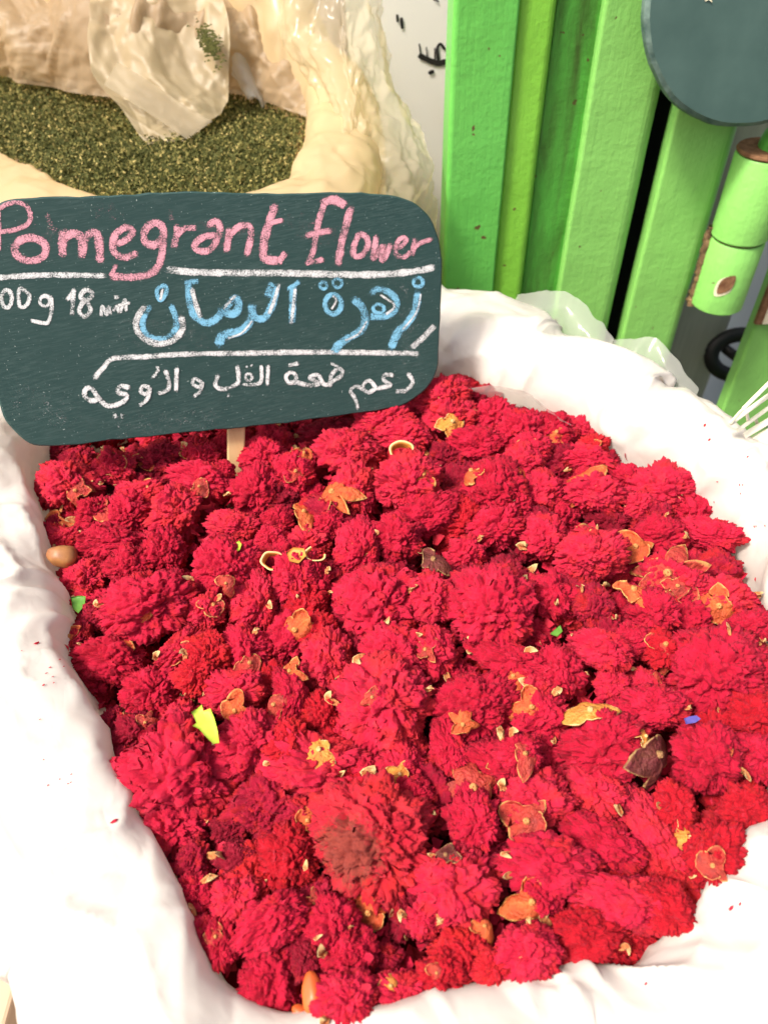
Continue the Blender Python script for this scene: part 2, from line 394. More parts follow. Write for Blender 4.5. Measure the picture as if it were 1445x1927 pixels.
# the flower sack: inner edge traced on the pile's plane, with roll width and lip height
INNER = [  # (u, v, width, lip)
    (92, 838, .115, .052), (70, 905, .11, .045), (84, 990, .105, .042), (107, 1080, .10, .042), (136, 1150, .10, .042), (143, 1250, .10, .042),
    (175, 1312, .10, .042), (228, 1470, .10, .040), (280, 1570, .090, .036), (325, 1650, .082, .034), (356, 1735, .078, .031), (402, 1828, .078, .028),
    (462, 1876, .082, .028), (545, 1918, .088, .026), (640, 1920, .095, .026), (700, 1902, .10, .026), (803, 1871, .10, .026), (947, 1837, .10, .026), (1082, 1808, .10, .028),
    (1161, 1827, .10, .028), (1235, 1775, .10, .030), (1313, 1706, .10, .030), (1326, 1655, .10, .032), (1372, 1616, .095, .034), (1448, 1525, .09, .036),
    (1500, 1400, .08, .038), (1500, 1250, .075, .040), (1440, 1150, .07, .042), (1392, 1045, .066, .044), (1345, 985, .062, .046), (1303, 935, .062, .047),
    (1235, 880, .066, .048), (1145, 845, .076, .050), (1080, 792, .085, .050), (1000, 770, .09, .050), (935, 748, .10, .050), (870, 716, .11, .050), (800, 705, .115, .050),
    (680, 700, .11, .050), (540, 708, .105, .050), (400, 728, .10, .050), (260, 765, .105, .052), (150, 805, .11, .053)]
ctrl = []
for u, v, wd, lp in INNER:
    p = on_z(u, v, 0); ctrl.append((p.x, p.y, wd, lp))
G = sack_grid(ctrl, 0.0, GZ, 860, 1)
sack = empty('flower_sack', (0, 0.3, GZ)); tag(sack, 'white plastic-lined sack full of crimson dried flowers, its rim rolled outwards', 'sack')
def to_local(o, parent): o.matrix_parent_inverse = Matrix.Translation(parent.location).inverted()
mb = MB(); mb.grid(G, wrap_u=True); sb = mb.build('sack_body', M['sack'], sack, True); to_local(sb, sack)
SACK_BVH = BVHTree.FromPolygons([Vector(p) for p in mb.V], mb.F)

def flap(name, edge, mat, parent, seed, hang=0.012, inward=False, rows=10):
    """thin crumpled sheet standing along a line of (point, height) pairs"""
    E_ = catmull([(*p, h) for p, h in edge], 60); n = len(E_); Gf = np.zeros((n, rows, 3))
    for i in range(n):
        b = Vector(E_[i, :3]); h = E_[i, 3]
        for j in range(rows):
            t = j / (rows - 1)
            q = b + Vector((0, 0, -hang + (h + hang) * t)) + (Vector((0.012, 0.02, 0)) * (t * t) * (-1 if inward else 1))
            d = noise.noise(q * 55 + Vector((seed, 0, 0))) * 0.006 + noise.noise(q * 140 + Vector((0, seed, 0))) * 0.002
            Gf[i, j] = q + Vector((0.4, 0.8, 0.2)) * d
    m_ = MB(); m_.grid(Gf); o = m_.build(name, mat, parent, True); to_local(o, parent); return o
def P3(u, v, z): p = on_z(u, v, z); return (p.x, p.y, p.z)
flap('liner_flap', [(P3(955, 585, .02), .005), (P3(1000, 595, .028), .014), (P3(1050, 612, .03), .020), (P3(1100, 640, .03), .010), (P3(1140, 662, .028), .002)], M['liner'], sack, 3)
flap('liner_flap', [(P3(1130, 675, .02), .004), (P3(1170, 690, .028), .015), (P3(1210, 702, .028), .020), (P3(1255, 730, .026), .012), (P3(1300, 765, .022), .002)], M['liner'], sack, 5)
flap('liner_flap', [(P3(880, 742, .0), .02), (P3(940, 760, .0), .035), (P3(1010, 782, .0), .036), (P3(1080, 806, .0), .022)], M['liner'], sack, 8, inward=True)

# ------------------------------------------------------------------ flowers: mesh kinds
_b = bmesh.new(); bmesh.ops.create_icosphere(_b, subdivisions=6, radius=1.0); _b.verts.ensure_lookup_table()
ICO_V = [tuple(v.co) for v in _b.verts]; ICO_F = [tuple(v.index for v in f.verts) for f in _b.faces]; _b.free()
def petal_head(seed, N=260, sx=1.0, sy=1.0, sz=0.85, bend=0.0, wmin=0.13, wmax=0.27, lump=0.16, loose=0.0, crk=3.2):
    """ball of ruffled petals; x half-length sx, unit radius"""
    r = np.random.default_rng(seed); V = []; F = []; tint = []; edge = []
    NA, NB = 9, 4
    a = np.linspace(-1, 1, NA)[:, None]; b = np.linspace(0, 1, NB)[None, :]
    gold = math.pi * (3 - math.sqrt(5)); off = Vector((seed * 1.7, seed * 0.3, 0))
    for i in range(N):
        zz = 1 - 1.86 * (i + 0.5) / N; rr = math.sqrt(max(0, 1 - zz * zz)); th = gold * i + r.normal(0, .3)
        d = np.array([rr * math.cos(th), rr * math.sin(th), zz]) + r.normal(0, .09, 3); d /= np.linalg.norm(d)
        ax = np.array([0.15, 0.1, 1.0]) + r.normal(0, .4 if zz < .75 else 1.5, 3)
        t1 = np.cross(ax, d); t1 /= np.linalg.norm(t1) + 1e-6; t2 = np.cross(d, t1)
        q = r.uniform(-0.8, 0.8); t1, t2 = t1 * math.cos(q) + t2 * math.sin(q), -t1 * math.sin(q) + t2 * math.cos(q)
        Lr = r.uniform(0.95, 1.03) + loose * r.uniform(-0.12, 0.2); wd = r.uniform(wmin, wmax); b0 = 0.82
        k1, k2, k3 = r.uniform(3.0, 6), r.uniform(6, 10), r.uniform(5, 10); p1, p2, p3 = r.uniform(0, 6.28, 3)
        amp = wd * r.uniform(0.26, 0.46)
        rad = b0 + (Lr - b0) * (1 - (1 - b) ** 1.6) + 0.02 * np.sin(k3 * a + p3) * b - (0.06 * a * a + 0.10 * a ** 4) * b
        lat = (amp * np.sin(k1 * a + p1) + amp * 0.6 * np.sin(k2 * a + p2)) * b ** 1.1 + r.choice([-1, 1], p=[.3, .7]) * wd * r.uniform(0.5, 1.3) * b ** 2
        W = wd * (0.4 + 0.6 * b)
        P = d[None, None] + t1[None, None] * (a * W)[..., None] + t2[None, None] * lat[..., None]
        P /= np.linalg.norm(P, axis=2)[..., None]; P = P * rad[..., None]
        o = len(V); V += list(P.reshape(-1, 3))
        F += [(o + x * NB + y, o + (x + 1) * NB + y, o + (x + 1) * NB + y + 1, o + x * NB + y + 1) for x in range(NA - 1) for y in range(NB - 1)]
        tv = float(np.clip(r.normal(0.5, 0.24), 0, 1)); tint += [tv] * (NA * NB); edge += list(np.broadcast_to(b, (NA, NB)).reshape(-1))
    # crumpled mass of packed petals: rims as wavy crests running round the head
    o = len(V)
    for p in ICO_V:
        q = Vector((p[0] * sx, p[1] * sy, p[2] * sz * 1.7)) * (1.0 if sy > .8 else 1.35) + off * 3.3
        wv = noise.noise_vector(q * 1.7) * .55 + noise.noise_vector(q * 4.5) * .16
        b1 = min(1, 2.3 * abs(noise.noise(q * crk * .62 + wv * crk * .6))) ** .6; b2 = min(1, 2.3 * abs(noise.noise(q * crk * 1.35 + wv * crk * 1.1))) ** .6
        b3 = min(1, 2.2 * abs(noise.noise(q * crk * 2.7 - wv * crk * 1.6))) ** .7; r3 = 1 - abs(noise.noise(q * crk * 3.6 + wv * crk))
        h = 0.73 + .10 * b1 + .115 * b2 + .080 * b3 + .055 * r3 ** 3
        V.append(np.array(p) * h); tint.append(min(1, max(0, .5 + .55 * noise.noise(q * 3.1)))); edge.append(0.0)
    F += [(o + f[0], o + f[1], o + f[2]) for f in ICO_F]
    V = np.array(V)
    for i in range(len(V)):
        v = Vector(V[i]).normalized(); n_ = noise.noise(v * 1.5 + off); n2 = 1 - abs(noise.noise(v * 2.3 + off)) ; n3 = noise.noise(v * 5.5 + off)
        V[i] = V[i] * (1 + lump * 1.5 * n_ - 0.20 * max(0, n2 - .80) / .20 + 0.10 * n3)
    V[:, 0] *= sx; V[:, 1] *= sy; V[:, 2] *= sz
    if bend: V[:, 1] += bend * (V[:, 0] / sx) ** 2 - bend * 0.4
    return mesh('petals', V, F, True, {'tint': tint, 'edge': edge})

BIG = [petal_head(10 + i, 120, 1.0, 0.95, 0.80, 0, .08, .17, 0.17, 0, 5.6) for i in range(6)]
ROUND = [petal_head(20 + i, 60, 1.0, 0.95, 0.80, 0, .11, .23, 0.21, 0, 4.4) for i in range(9)]
LONG = [petal_head(40 + i, 60, 1.0, 0.60, 0.58, b, .09, .20, 0.18, 0, 4.2) for i, b in enumerate((0, 0.12, -0.15, 0.05))]
CURVED = [petal_head(60 + i, 60, 1.0, 0.50, 0.52, b, .09, .20, 0.15, 0, 4.2) for i, b in enumerate((0.45, -0.45))]
LOOSE = [petal_head(80 + i, 190, 1.0, 0.9, 0.62, 0, .10, .24, 0.22, 0.3, 4.4) for i in range(3)]

def calyx_mesh(seed, lobes=6, cup=0.42, curl=0.5):
    """leathery calyx seen from outside: fused base, uneven broken lobes with curled edges"""
    r = np.random.default_rng(seed * 7 + 1); nr_ = 10
    wts = r.uniform(.6, 1.5, lobes); wts /= wts.sum(); ln = r.uniform(0.62, 1.12, lobes); ln[r.integers(lobes)] *= .55
    up = r.uniform(-0.7, 1.0, lobes) * curl; sk = r.uniform(-.35, .35, lobes); valley = r.uniform(.34, .60, lobes)
    cols = []; ed = []; th0 = 0
    for l in range(lobes):
        m = 12
        for i in range(m):
            f = i / m - .5; th = th0 + 2 * math.pi * wts[l] * (i / m)
            pk = max(0, 1 - abs(f) * 2) ** 0.9; v0 = valley[l] if f < 0 else valley[(l + 1) % lobes]
            R = v0 + (ln[l] - v0) * pk + .05 * noise.noise(Vector((math.cos(th) * 6, math.sin(th) * 6, seed)))
            col = []; e_ = []
            for j in range(nr_):
                t = j / (nr_ - 1); rho = R * t; tt = th + sk[l] * t * t
                z = -cup * rho ** 1.5 + up[l] * max(0, t - .5) ** 2 * 2.4 * (0.4 + .6 * pk) + .10 * abs(f) * 2 * t * t * (1 if sk[l] > 0 else -.6)
                z += .07 * noise.noise(Vector((math.cos(tt) * rho * 3.5, math.sin(tt) * rho * 3.5, seed * 2.3)))
                col.append((rho * math.cos(tt), rho * math.sin(tt), z))
                e_.append(t ** 1.6 * .9 + .16 * noise.noise(Vector((math.cos(th) * 4, math.sin(th) * 4, seed + 5))) * t)
            cols.append(col); ed.append(e_)
        th0 += 2 * math.pi * wts[l]
    top = np.array(cols); E_ = np.array(ed); bot = top.copy(); bot[..., 2] -= 0.085 * (1 - 0.35 * np.linspace(0, 1, nr_)[None])
    m_ = MB(); m_.grid(np.concatenate([top, bot[:, ::-1]], 1), wrap_u=True, edge=np.concatenate([E_, E_[:, ::-1]], 1))
    st = np.array([[[0.11 * (1 - 0.25 * k) * math.cos(q), 0.11 * (1 - 0.25 * k) * math.sin(q), -0.03 + 0.13 * k] for q in np.linspace(0, 2 * math.pi, 9)[:-1]] for k in (0, .5, .9, 1)])
    st[-1] *= (0.2, 0.2, 1); m_.grid(st, wrap_v=True, edge=np.full((4, 8), 0.88))
    return mesh('calyx', m_.V, m_.F, True, m_.A)
CALYX = [calyx_mesh(s_, l, c, k) for s_, l, c, k in ((1, 5, .60, .8), (2, 4, .75, .9), (3, 4, .45, 1.1), (4, 5, .85, .7), (5, 3, .70, 1.2), (6, 6, .50, .8))]

def sepal_mesh(seed):
    """single curled lobe tip, base at the origin, growing along +x"""
    r = np.random.default_rng(seed); m_ = MB(); ln = 1.0; lf = r.uniform(.2, 1.1); wd, thick = r.uniform(.14, .34), .035
    P = catmull([(0, 0, 0), (.45, r.uniform(-.2, .2), .28), (.45 + .3 * r.uniform(-1, 1), r.uniform(-.4, .4), .28 + lf * .6)], 8); n = len(P); Gq = np.zeros((n, 8, 3))
    for i in range(n):
        t = i / (n - 1); d = P[min(i + 1, n - 1)] - P[max(i - 1, 0)]; d /= np.linalg.norm(d) + 1e-9
        s_ = np.cross(d, (0, .1, 1.0)); s_ /= np.linalg.norm(s_) + 1e-9; u_ = np.cross(s_, d)
        wv = wd * (max(0, math.sin(min(1, t * .9 + .12) * math.pi)) ** 0.7 * 0.9 + 0.1)
        for j in range(8):
            q = 2 * math.pi * j / 8; Gq[i, j] = P[i] + s_ * wv * math.cos(q) + u_ * thick * math.sin(q) + u_ * 0.45 * wv * math.cos(q) ** 2
    ed = np.tile(np.linspace(0.5, 1.0, n)[:, None], (1, 8)); ed[:, [0, 4]] += 0.25
    m_.grid(Gq, wrap_v=True, edge=ed); return mesh('sepal', m_.V, m_.F, True, m_.A)
SEPAL = [sepal_mesh(k) for k in range(8)]

# ------------------------------------------------------------------ flowers: placement
F_ = [  # u, v, rx, ry, angle, hue (0 crimson 1 scarlet 2 maroon), loose
 (129,914,58,45,0,0,0),(143,868,40,35,0,2,0),(216,880,38,32,0,0,0),(299,868,52,45,0,2,0),(382,862,30,28,0,0,0),(382,905,60,32,10,0,0),(423,885,20,18,0,0,0),
 (496,862,42,38,0,0,0),(482,925,46,46,0,0,0),(240,966,40,38,0,0,0),(264,928,48,26,5,0,0),(330,963,46,48,0,0,0),(181,966,36,32,0,0,0),(98,985,25,28,0,2,0),
 (122,1012,34,22,0,0,0),(209,1021,58,34,0,0,1),(309,1038,38,46,0,0,0),(444,990,50,30,5,0,0),(160,1090,48,34,15,0,0),(240,1066,42,38,0,0,1),(427,1073,62,60,0,0,0),
 (510,1018,32,28,0,0,0),(556,1085,46,50,0,0,0),(281,1142,84,62,0,0,0),(385,1153,40,34,0,0,0),(479,1135,62,42,95,0,0),(150,1190,42,24,80,2,0),(178,1152,34,32,0,2,1),
 (212,1246,68,42,8,0,0),(337,1222,52,26,-60,0,0),(390,1232,42,40,0,1,0),(458,1229,54,48,0,0,0),(285,1300,48,50,0,0,0),(371,1272,40,38,0,1,0),(440,1300,62,40,12,0,0),
 (250,1372,46,40,0,2,0),(205,1352,26,32,0,2,0),(470,1398,62,52,0,0,0),(335,1458,105,92,0,0,1),(426,1555,38,28,0,2,0),(480,1522,42,30,0,2,0),(542,1612,58,52,0,1,0),
 (358,1612,30,34,0,2,0),(302,1598,30,38,0,2,0),(440,1690,48,44,0,0,0),(363,1684,36,36,0,0,0),(513,1737,74,42,-28,0,0),(370,1762,34,40,0,0,0),(420,1768,50,30,80,0,0),
 (508,1848,56,55,0,0,0),(622,1735,46,54,0,0,0),(655,1795,52,58,0,0,0),(650,1875,56,48,0,0,0),(447,1612,40,36,0,2,1),(572,1790,44,28,85,2,1),(600,1440,105,60,8,0,0),
 (540,1395,36,40,0,1,0),(600,1350,40,48,0,1,0),(537,1312,64,32,80,0,0),(615,1245,48,54,0,0,0),(580,1140,42,46,0,1,0),(600,1190,34,34,0,1,0),
 (832,748,50,40,0,0,0),(846,785,48,38,0,0,0),(900,738,40,26,0,2,0),(932,786,42,36,0,0,0),(614,808,58,28,0,2,0),(521,812,24,20,0,2,0),(721,792,52,32,0,0,0),
 (652,852,62,42,10,0,0),(770,907,62,52,0,0,0),(763,825,52,32,0,0,0),(898,838,58,34,8,0,0),(665,922,58,46,80,0,0),(929,921,55,62,0,0,0),(932,988,50,42,0,0,0),
 (805,972,74,40,-22,0,0),(673,1032,60,40,100,0,0),(745,1012,50,40,0,0,0),(877,1042,36,32,0,0,0),(520,985,34,28,0,0,0),(552,892,40,40,0,0,0),(618,990,30,26,0,0,0),
 (980,812,45,40,0,0,0),(985,872,38,35,0,0,0),(1039,813,44,40,0,0,0),(1000,845,32,36,0,0,0),(1097,872,60,30,12,0,0),(1114,840,30,22,0,1,0),(1245,925,62,50,0,0,0),
 (1121,935,60,38,0,0,0),(1015,930,50,44,0,0,0),(965,950,44,34,80,0,0),(1108,1045,64,46,0,0,0),(1022,1010,42,38,0,0,0),(1338,1005,58,30,28,0,0),(1240,1008,48,36,0,0,0),
 (1203,952,32,26,0,0,0),(1350,1066,42,38,0,2,0),(1250,1085,46,40,0,0,0),(1175,900,34,24,0,0,0),(580,1100,46,40,0,0,0),(705,1140,86,76,0,0,0),(925,1145,80,82,0,0,0),
 (812,1125,46,48,0,0,0),(815,1228,44,46,0,0,0),(720,1325,88,84,0,0,0),(890,1332,82,58,0,0,0),(755,1447,44,38,0,0,0),(845,1402,56,32,80,0,0),(740,1228,62,46,0,0,0),
 (955,1240,78,34,35,0,0),(1003,1290,52,40,40,0,0),(930,1447,62,44,0,0,0),(1035,1122,42,52,0,0,0),(1117,1132,36,42,0,2,0),(1228,1150,50,36,80,0,0),(1360,1128,62,38,12,0,0),
 (1049,1265,46,48,0,0,0),(1130,1225,60,36,40,0,0),(1148,1287,30,27,0,0,0),(1212,1292,38,32,0,0,0),(1345,1265,84,80,-30,0,0),(1296,1180,38,24,0,0,0),(1415,1178,42,32,0,0,0),
 (1225,1332,64,40,10,0,0),(1135,1408,82,58,0,0,0),(1120,1478,66,44,75,0,0),(1330,1425,62,58,0,0,0),(1420,1345,52,50,0,1,0),(1424,1422,42,46,0,0,0),(1020,1345,52,48,0,0,0),
 (1240,1222,36,34,0,1,0),(1190,1205,36,32,0,0,1),(700,1572,112,94,0,3,0),(890,1545,62,46,82,0,0),(852,1672,78,68,0,0,0),(1004,1510,72,52,0,0,0),(1128,1583,76,40,38,0,0),
 (1226,1572,84,46,62,0,0),(1030,1628,92,46,8,0,0),(1015,1692,40,36,0,0,0),(1180,1697,92,50,8,0,0),(1345,1608,62,50,-30,1,0),(1102,1760,76,46,0,1,0),(994,1795,66,44,-8,0,0),
 (870,1790,56,46,0,1,0),(793,1733,32,26,0,0,0),(752,1868,62,40,0,0,0),(722,1803,40,30,0,2,0),(1257,1708,52,42,0,1,0),(1267,1515,42,40,0,1,0),(1400,1520,44,40,0,1,0),
 (975,1418,44,38,0,0,0),(1400,1230,40,36,0,0,0),(1295,1100,40,34,0,0,0),(1440,1270,40,44,0,0,0),(830,1840,52,40,0,1,0),(930,1820,44,34,0,1,0),(590,1690,44,40,0,2,0),
 (770,1500,50,34,0,0,0),(560,1530,44,36,0,2,0),(690,1455,40,34,0,0,0),(1180,1500,40,34,0,2,0),(1080,1680,44,36,0,2,0),(660,1680,48,36,0,2,0),(1000,1120,40,36,0,0,0),
]
CAL = [  # u, v, radius px, colour, mesh, spin
 (125,905,46,'pink',0,0.3),(216,868,34,'pink',1,1.2),(185,950,34,'pink',2,2.2),(262,1142,34,'orange',4,0.4),(298,1115,26,'orange',4,2.0),(402,1138,30,'pink',1,0.1),(212,1224,46,'orange',3,1.9),
 (625,925,46,'orange',5,0.2),(572,962,34,'orange',2,1.0),(886,885,34,'orange',4,0.9),(1100,905,46,'orange',2,0.0),(1112,1002,46,'pink',3,2.8),(1255,1078,64,'pink',5,0.6),(1192,1108,48,'orange',0,1.4),
 (1352,1140,46,'orange',3,0.2),(1252,1212,40,'pink',4,2.4),(1110,1335,46,'yellow',2,0.9),(890,1482,64,'pink',0,0.1),(990,1545,52,'pink',1,2.2),(555,1185,42,'orange',4,0.9),(442,1337,36,'orange',1,0.4),
 (600,1410,40,'yellow',2,0.5),(1000,1697,48,'orange',4,0.2),(1000,1330,42,'orange',4,1.2),(545,1262,30,'orange',3,0.9),(965,1272,30,'orange',2,2.2),(815,1052,42,'dark',0,0.8),(1240,1420,58,'dark',2,0.4),
 (1195,1028,40,'orange',1,1.4),(838,1608,30,'dark',3,0.5),(692,1718,50,'orange',1,0.7),(912,1742,30,'orange',4,1.6),(1428,1212,32,'pink',1,2.0),(988,1418,36,'pink',2,1.3),(800,1222,28,'pink',1,0.9),
 (470,1247,32,'pink',3,1.1),(848,775,22,'yellow',4,0.3),(572,852,26,'orange',1,0.5),(1300,1575,46,'yellow',4,0.2),(1215,1385,28,'yellow',3,1.7),(735,1855,26,'yellow',4,2.5),(375,915,24,'pink',3,2.2),
]
poly = [(c[0], c[1]) for c in ctrl]
def inside(x, y):
    r = False; n = len(poly)
    for i in range(n):
        (x1, y1), (x2, y2) = poly[i], poly[(i + 1) % n]
        if (y1 > y) != (y2 > y) and x < (x2 - x1) * (y - y1) / (y2 - y1) + x1: r = not r
    return r
HUE = {0: 'petal', 1: 'petal_red', 2: 'petal_dark', 3: 'petal_brown'}
def mobj(name, me, mkey, parent=None):
    if not me.materials: me.materials.append(M[mkey])
    o = obj(name, me, None, parent); o.material_slots[0].link = 'OBJECT'; o.material_slots[0].material = M[mkey]; return o
flowers = []
cal_for = {}
rc_ = random.Random(21)
for f in F_:
    if rc_.random() < .24 and f[5] != 3: CAL.append((f[0] + rc_.uniform(-.6, .6) * f[2], f[1] + rc_.uniform(-.5, .6) * f[3], rc_.uniform(20, 36), rc_.choice(['orange', 'pink', 'pink', 'orange', 'yellow']), rc_.choice([0, 1, 3, 3, 4]), rc_.uniform(0, 6)))
for c in CAL:
    best = min(range(len(F_)), key=lambda i: ((F_[i][0] - c[0]) / F_[i][2]) ** 2 + ((F_[i][1] - c[1]) / F_[i][3]) ** 2)
    cal_for.setdefault(best, []).append(c)
CALW = {'pink': 'dull pink', 'orange': 'orange', 'dark': 'brown', 'yellow': 'yellow'}
MARKS = [(448, 860, 'the wooden sign stick'), (385, 1365, 'the lime green leaf'), (117, 1046, 'the smooth brown pod'), (700, 1572, 'the browned flower head'), (1300, 1355, 'the violet blue petal'),
         (555, 1045, 'the curled yellow rings'), (755, 852, 'the thin yellow ring by the sign'), (1240, 1420, 'the large brown calyx'), (1255, 1078, 'the large dull pink calyx'), (588, 1868, 'the smooth orange bud'),
         (890, 1482, 'the wide pink star calyx'), (148, 1135, 'the dark green leaf'), (436, 1032, 'the small pale leaf'), (815, 1052, 'the purple brown calyx'), (1045, 1188, 'the small green fragment'),
         (1110, 1335, 'the yellow spotted calyx'), (692, 1718, 'the orange curled calyx'), (1300, 1575, 'the curled pale sepals by the rim'), (600, 1410, 'the yellow lobed calyx')]
def where(p):
    best, bd = None, 0.062
    for u, v, t in MARKS:
        q = on_z(u, v, 0.01); d = math.hypot(q.x - p.x, q.y - p.y)
        if d < bd: best, bd = t, d
    rim = min(math.hypot(p.x - a, p.y - b) for a, b in RIMPTS) < 0.030
    if best: return 'near ' + best + (' against the sack rim' if rim else '')
    return 'against the rolled white sack rim' if rim else 'among the other heads'
RIMPTS = [tuple(k) for k in catmull(poly, 300, True)]
GRP = {}
def place_flower(p, rx, ry, yaw, hue, loose, cals=(), name='pomegranate_flower', up_tilt=0.35, buried=False):
    asp = rx / ry; size = (rx + ry) / 2; grow = 1.12
    if loose: shape, src, s = 'loose', random.choice(LOOSE), (rx, ry / .9, (rx + ry) * .5)
    elif asp > 1.9: shape, src, s = 'long', random.choice(CURVED + LONG), (rx, ry / .58, ry / .58)
    elif asp > 1.42: shape, src, s = 'long', random.choice(LONG), (rx, ry / .62, ry / .62)
    else: shape, src, s = 'round', random.choice(BIG if size > .0195 else ROUND), (rx, ry / .95, (rx + ry) / 2)
    sw = 'small' if size < .0135 else ('large' if size > .021 else 'medium')
    cw = {0: 'crimson', 1: 'scarlet', 2: 'maroon', 3: 'crimson'}[hue]
    fw = {'round': 'rounded flower head', 'long': 'long flower lying on its side', 'loose': 'ragged flower of torn petals'}[shape]
    wh = where(p)
    if hue == 3: lab = 'large crimson flower head with a dark brown withered patch'
    elif buried: lab = '%s dried flower half buried %s' % (cw, wh)
    elif cals:
        kinds = ' and '.join(sorted({CALW[c[3]] for c in cals})); lab = '%s %s %s with %s calyx on top %s' % (sw, cw, {'round': 'round flower', 'long': 'long flower', 'loose': 'ragged flower'}[shape], kinds, wh)
    else: lab = '%s %s dried %s %s' % (sw, cw, fw, wh)
    lab = ' '.join(lab.split()[:16])
    grp = None if hue == 3 else 'dried flowers: ' + lab
    rot = Euler((random.uniform(-.25, .25) + up_tilt, random.uniform(-.3, .3), yaw)).to_matrix().to_4x4()
    if shape == 'round': rot = rot @ Matrix.Rotation(random.uniform(-.5, .5), 4, 'Z')
    sc = [k * grow for k in s]
    nsep = 0 if loose else random.choice([0, 0, 1, 1, 2, 3])
    if not cals and not nsep:
        o = mobj(name, src, HUE[hue]); tag(o, lab, 'flower', grp)
        o.matrix_world = Matrix.Translation(p) @ rot @ Matrix.Diagonal((*sc, 1))
        return o
    e = empty(name, p); tag(e, lab, 'flower', grp)
    o = mobj('petals', src, HUE[hue], e); o['kind'] = 'stuff'
    o.matrix_local = rot @ Matrix.Diagonal((*sc, 1))
    for k_ in range(nsep):
        th = random.uniform(0, 6.28); z = random.uniform(-.1, .55); R0 = math.sqrt(1 - z * z) * .84
        yy = {'long': .6}.get(shape, .95)
        loc = rot @ Vector((sc[0] * R0 * math.cos(th), sc[1] * yy * R0 * math.sin(th), sc[2] * z * .8 * (yy if shape == 'long' else .9)))
        k = mobj('sepal', random.choice(SEPAL), 'sepal', e); q = random.uniform(.0045, .0115)
        k.matrix_local = Matrix.Translation(loc) @ rot @ Matrix.Rotation(th + random.uniform(-.8, .8), 4, 'Z') @ Matrix.Diagonal((q * random.uniform(.7, 1.6), q * random.uniform(.5, 1.1), q * random.uniform(.6, 1.3), 1))
    for (u, v, r, col, mi, spin) in cals:
        # sits on the face of the head that looks up and forward
        q = on_z(u, v, p.z); nrm = Vector(((q.x - p.x) * 22 + random.uniform(-.3, .3), (q.y - p.y) * 22 - 0.35 + random.uniform(-.3, .3), 1)).normalized()
        rr = r * mpp(p) * 1.22; d = (CAMP - q).normalized(); q = q + d * min(rx, ry) * 0.97
        k = mobj('calyx', CALYX[mi], 'calyx_' + col, e)
        qt = nrm.to_track_quat('Z', 'Y').to_matrix().to_4x4() @ Matrix.Rotation(spin, 4, 'Z')
        k.matrix_local = Matrix.Translation(q - p) @ qt @ Matrix.Diagonal((rr, rr, rr, 1))
    return e
def pile_z(x, y):
    return 0.010 - 0.10 * max(0, (x * x + (y - .31) ** 2) - 0.02)
placed = []
for i, (u, v, rx, ry, ang, hue, loose) in enumerate(F_):
    p = on_z(u, v, 0.008)
    for _ in range(3): p = on_z(u, v, pile_z(p.x, p.y) + random.Random(i).uniform(-.006, .007))
    k = mpp(p); rxm, rym = rx * k, ry * k; yaw = -math.radians(ang)
    if rym > rxm * 1.15: rxm, rym, yaw = rym, rxm, yaw + math.pi / 2
    p.z -= 0.0 if hue != 2 else 0.006
    place_flower(p, rxm, rym, yaw, hue, loose, cal_for.get(i, ())); placed.append((p.x, p.y, (rxm + rym) / 2))
# flowers showing in the gaps, one layer down
cnt = 0; tries = 0; low = []
while cnt < 112 and tries < 9000:
    tries += 1
    x, y = random.uniform(-.32, .30), random.uniform(.05, .62)
    if not inside(x, y): continue
    if any((x - a) ** 2 + (y - b) ** 2 < (0.75 * r) ** 2 for a, b, r in placed): continue
    if any((x - a) ** 2 + (y - b) ** 2 < 0.024 ** 2 for a, b in low): continue
    low.append((x, y)); r = random.uniform(.013, .019)
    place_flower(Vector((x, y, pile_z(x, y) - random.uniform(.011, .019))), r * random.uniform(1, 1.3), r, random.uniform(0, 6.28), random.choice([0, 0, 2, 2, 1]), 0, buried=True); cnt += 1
# bed under the flowers
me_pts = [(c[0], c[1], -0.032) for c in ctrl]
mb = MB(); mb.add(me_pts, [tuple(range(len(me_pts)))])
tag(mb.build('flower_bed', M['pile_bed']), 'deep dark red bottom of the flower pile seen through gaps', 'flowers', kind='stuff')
# loose petals between the heads
mb = MB(); n_l = 0
while n_l < 5000:
    x, y = random.uniform(-.31, .29), random.uniform(.05, .60)
    if not inside(x, y): continue
    n_l += 1
    s = random.uniform(.0025, .0055); z = pile_z(x, y) - random.uniform(.008, .036)
    rot = Euler((random.uniform(-1, 1), random.uniform(-1, 1), random.uniform(0, 6.28))).to_matrix(); ph = random.uniform(0, 6)
    Gp = np.zeros((5, 4, 3))
    for i in range(5):
        for j in range(4):
            a, b = i / 2 - 1, j / 3
            Gp[i, j] = Vector((x, y, z)) + rot @ Vector((a * s * (0.4 + .6 * b), b * s * 1.6, 0.35 * s * math.sin(2.6 * a + ph) * b + .3 * s * b * b))
    mb.grid(Gp, tint=np.full((5, 4), random.random()), edge=np.tile(np.linspace(0, 1, 4), (5, 1)))
tag(mb.build('loose_petals', M['petal'], None, True), 'loose crimson petals scattered in the gaps between flower heads', 'petals', kind='stuff')

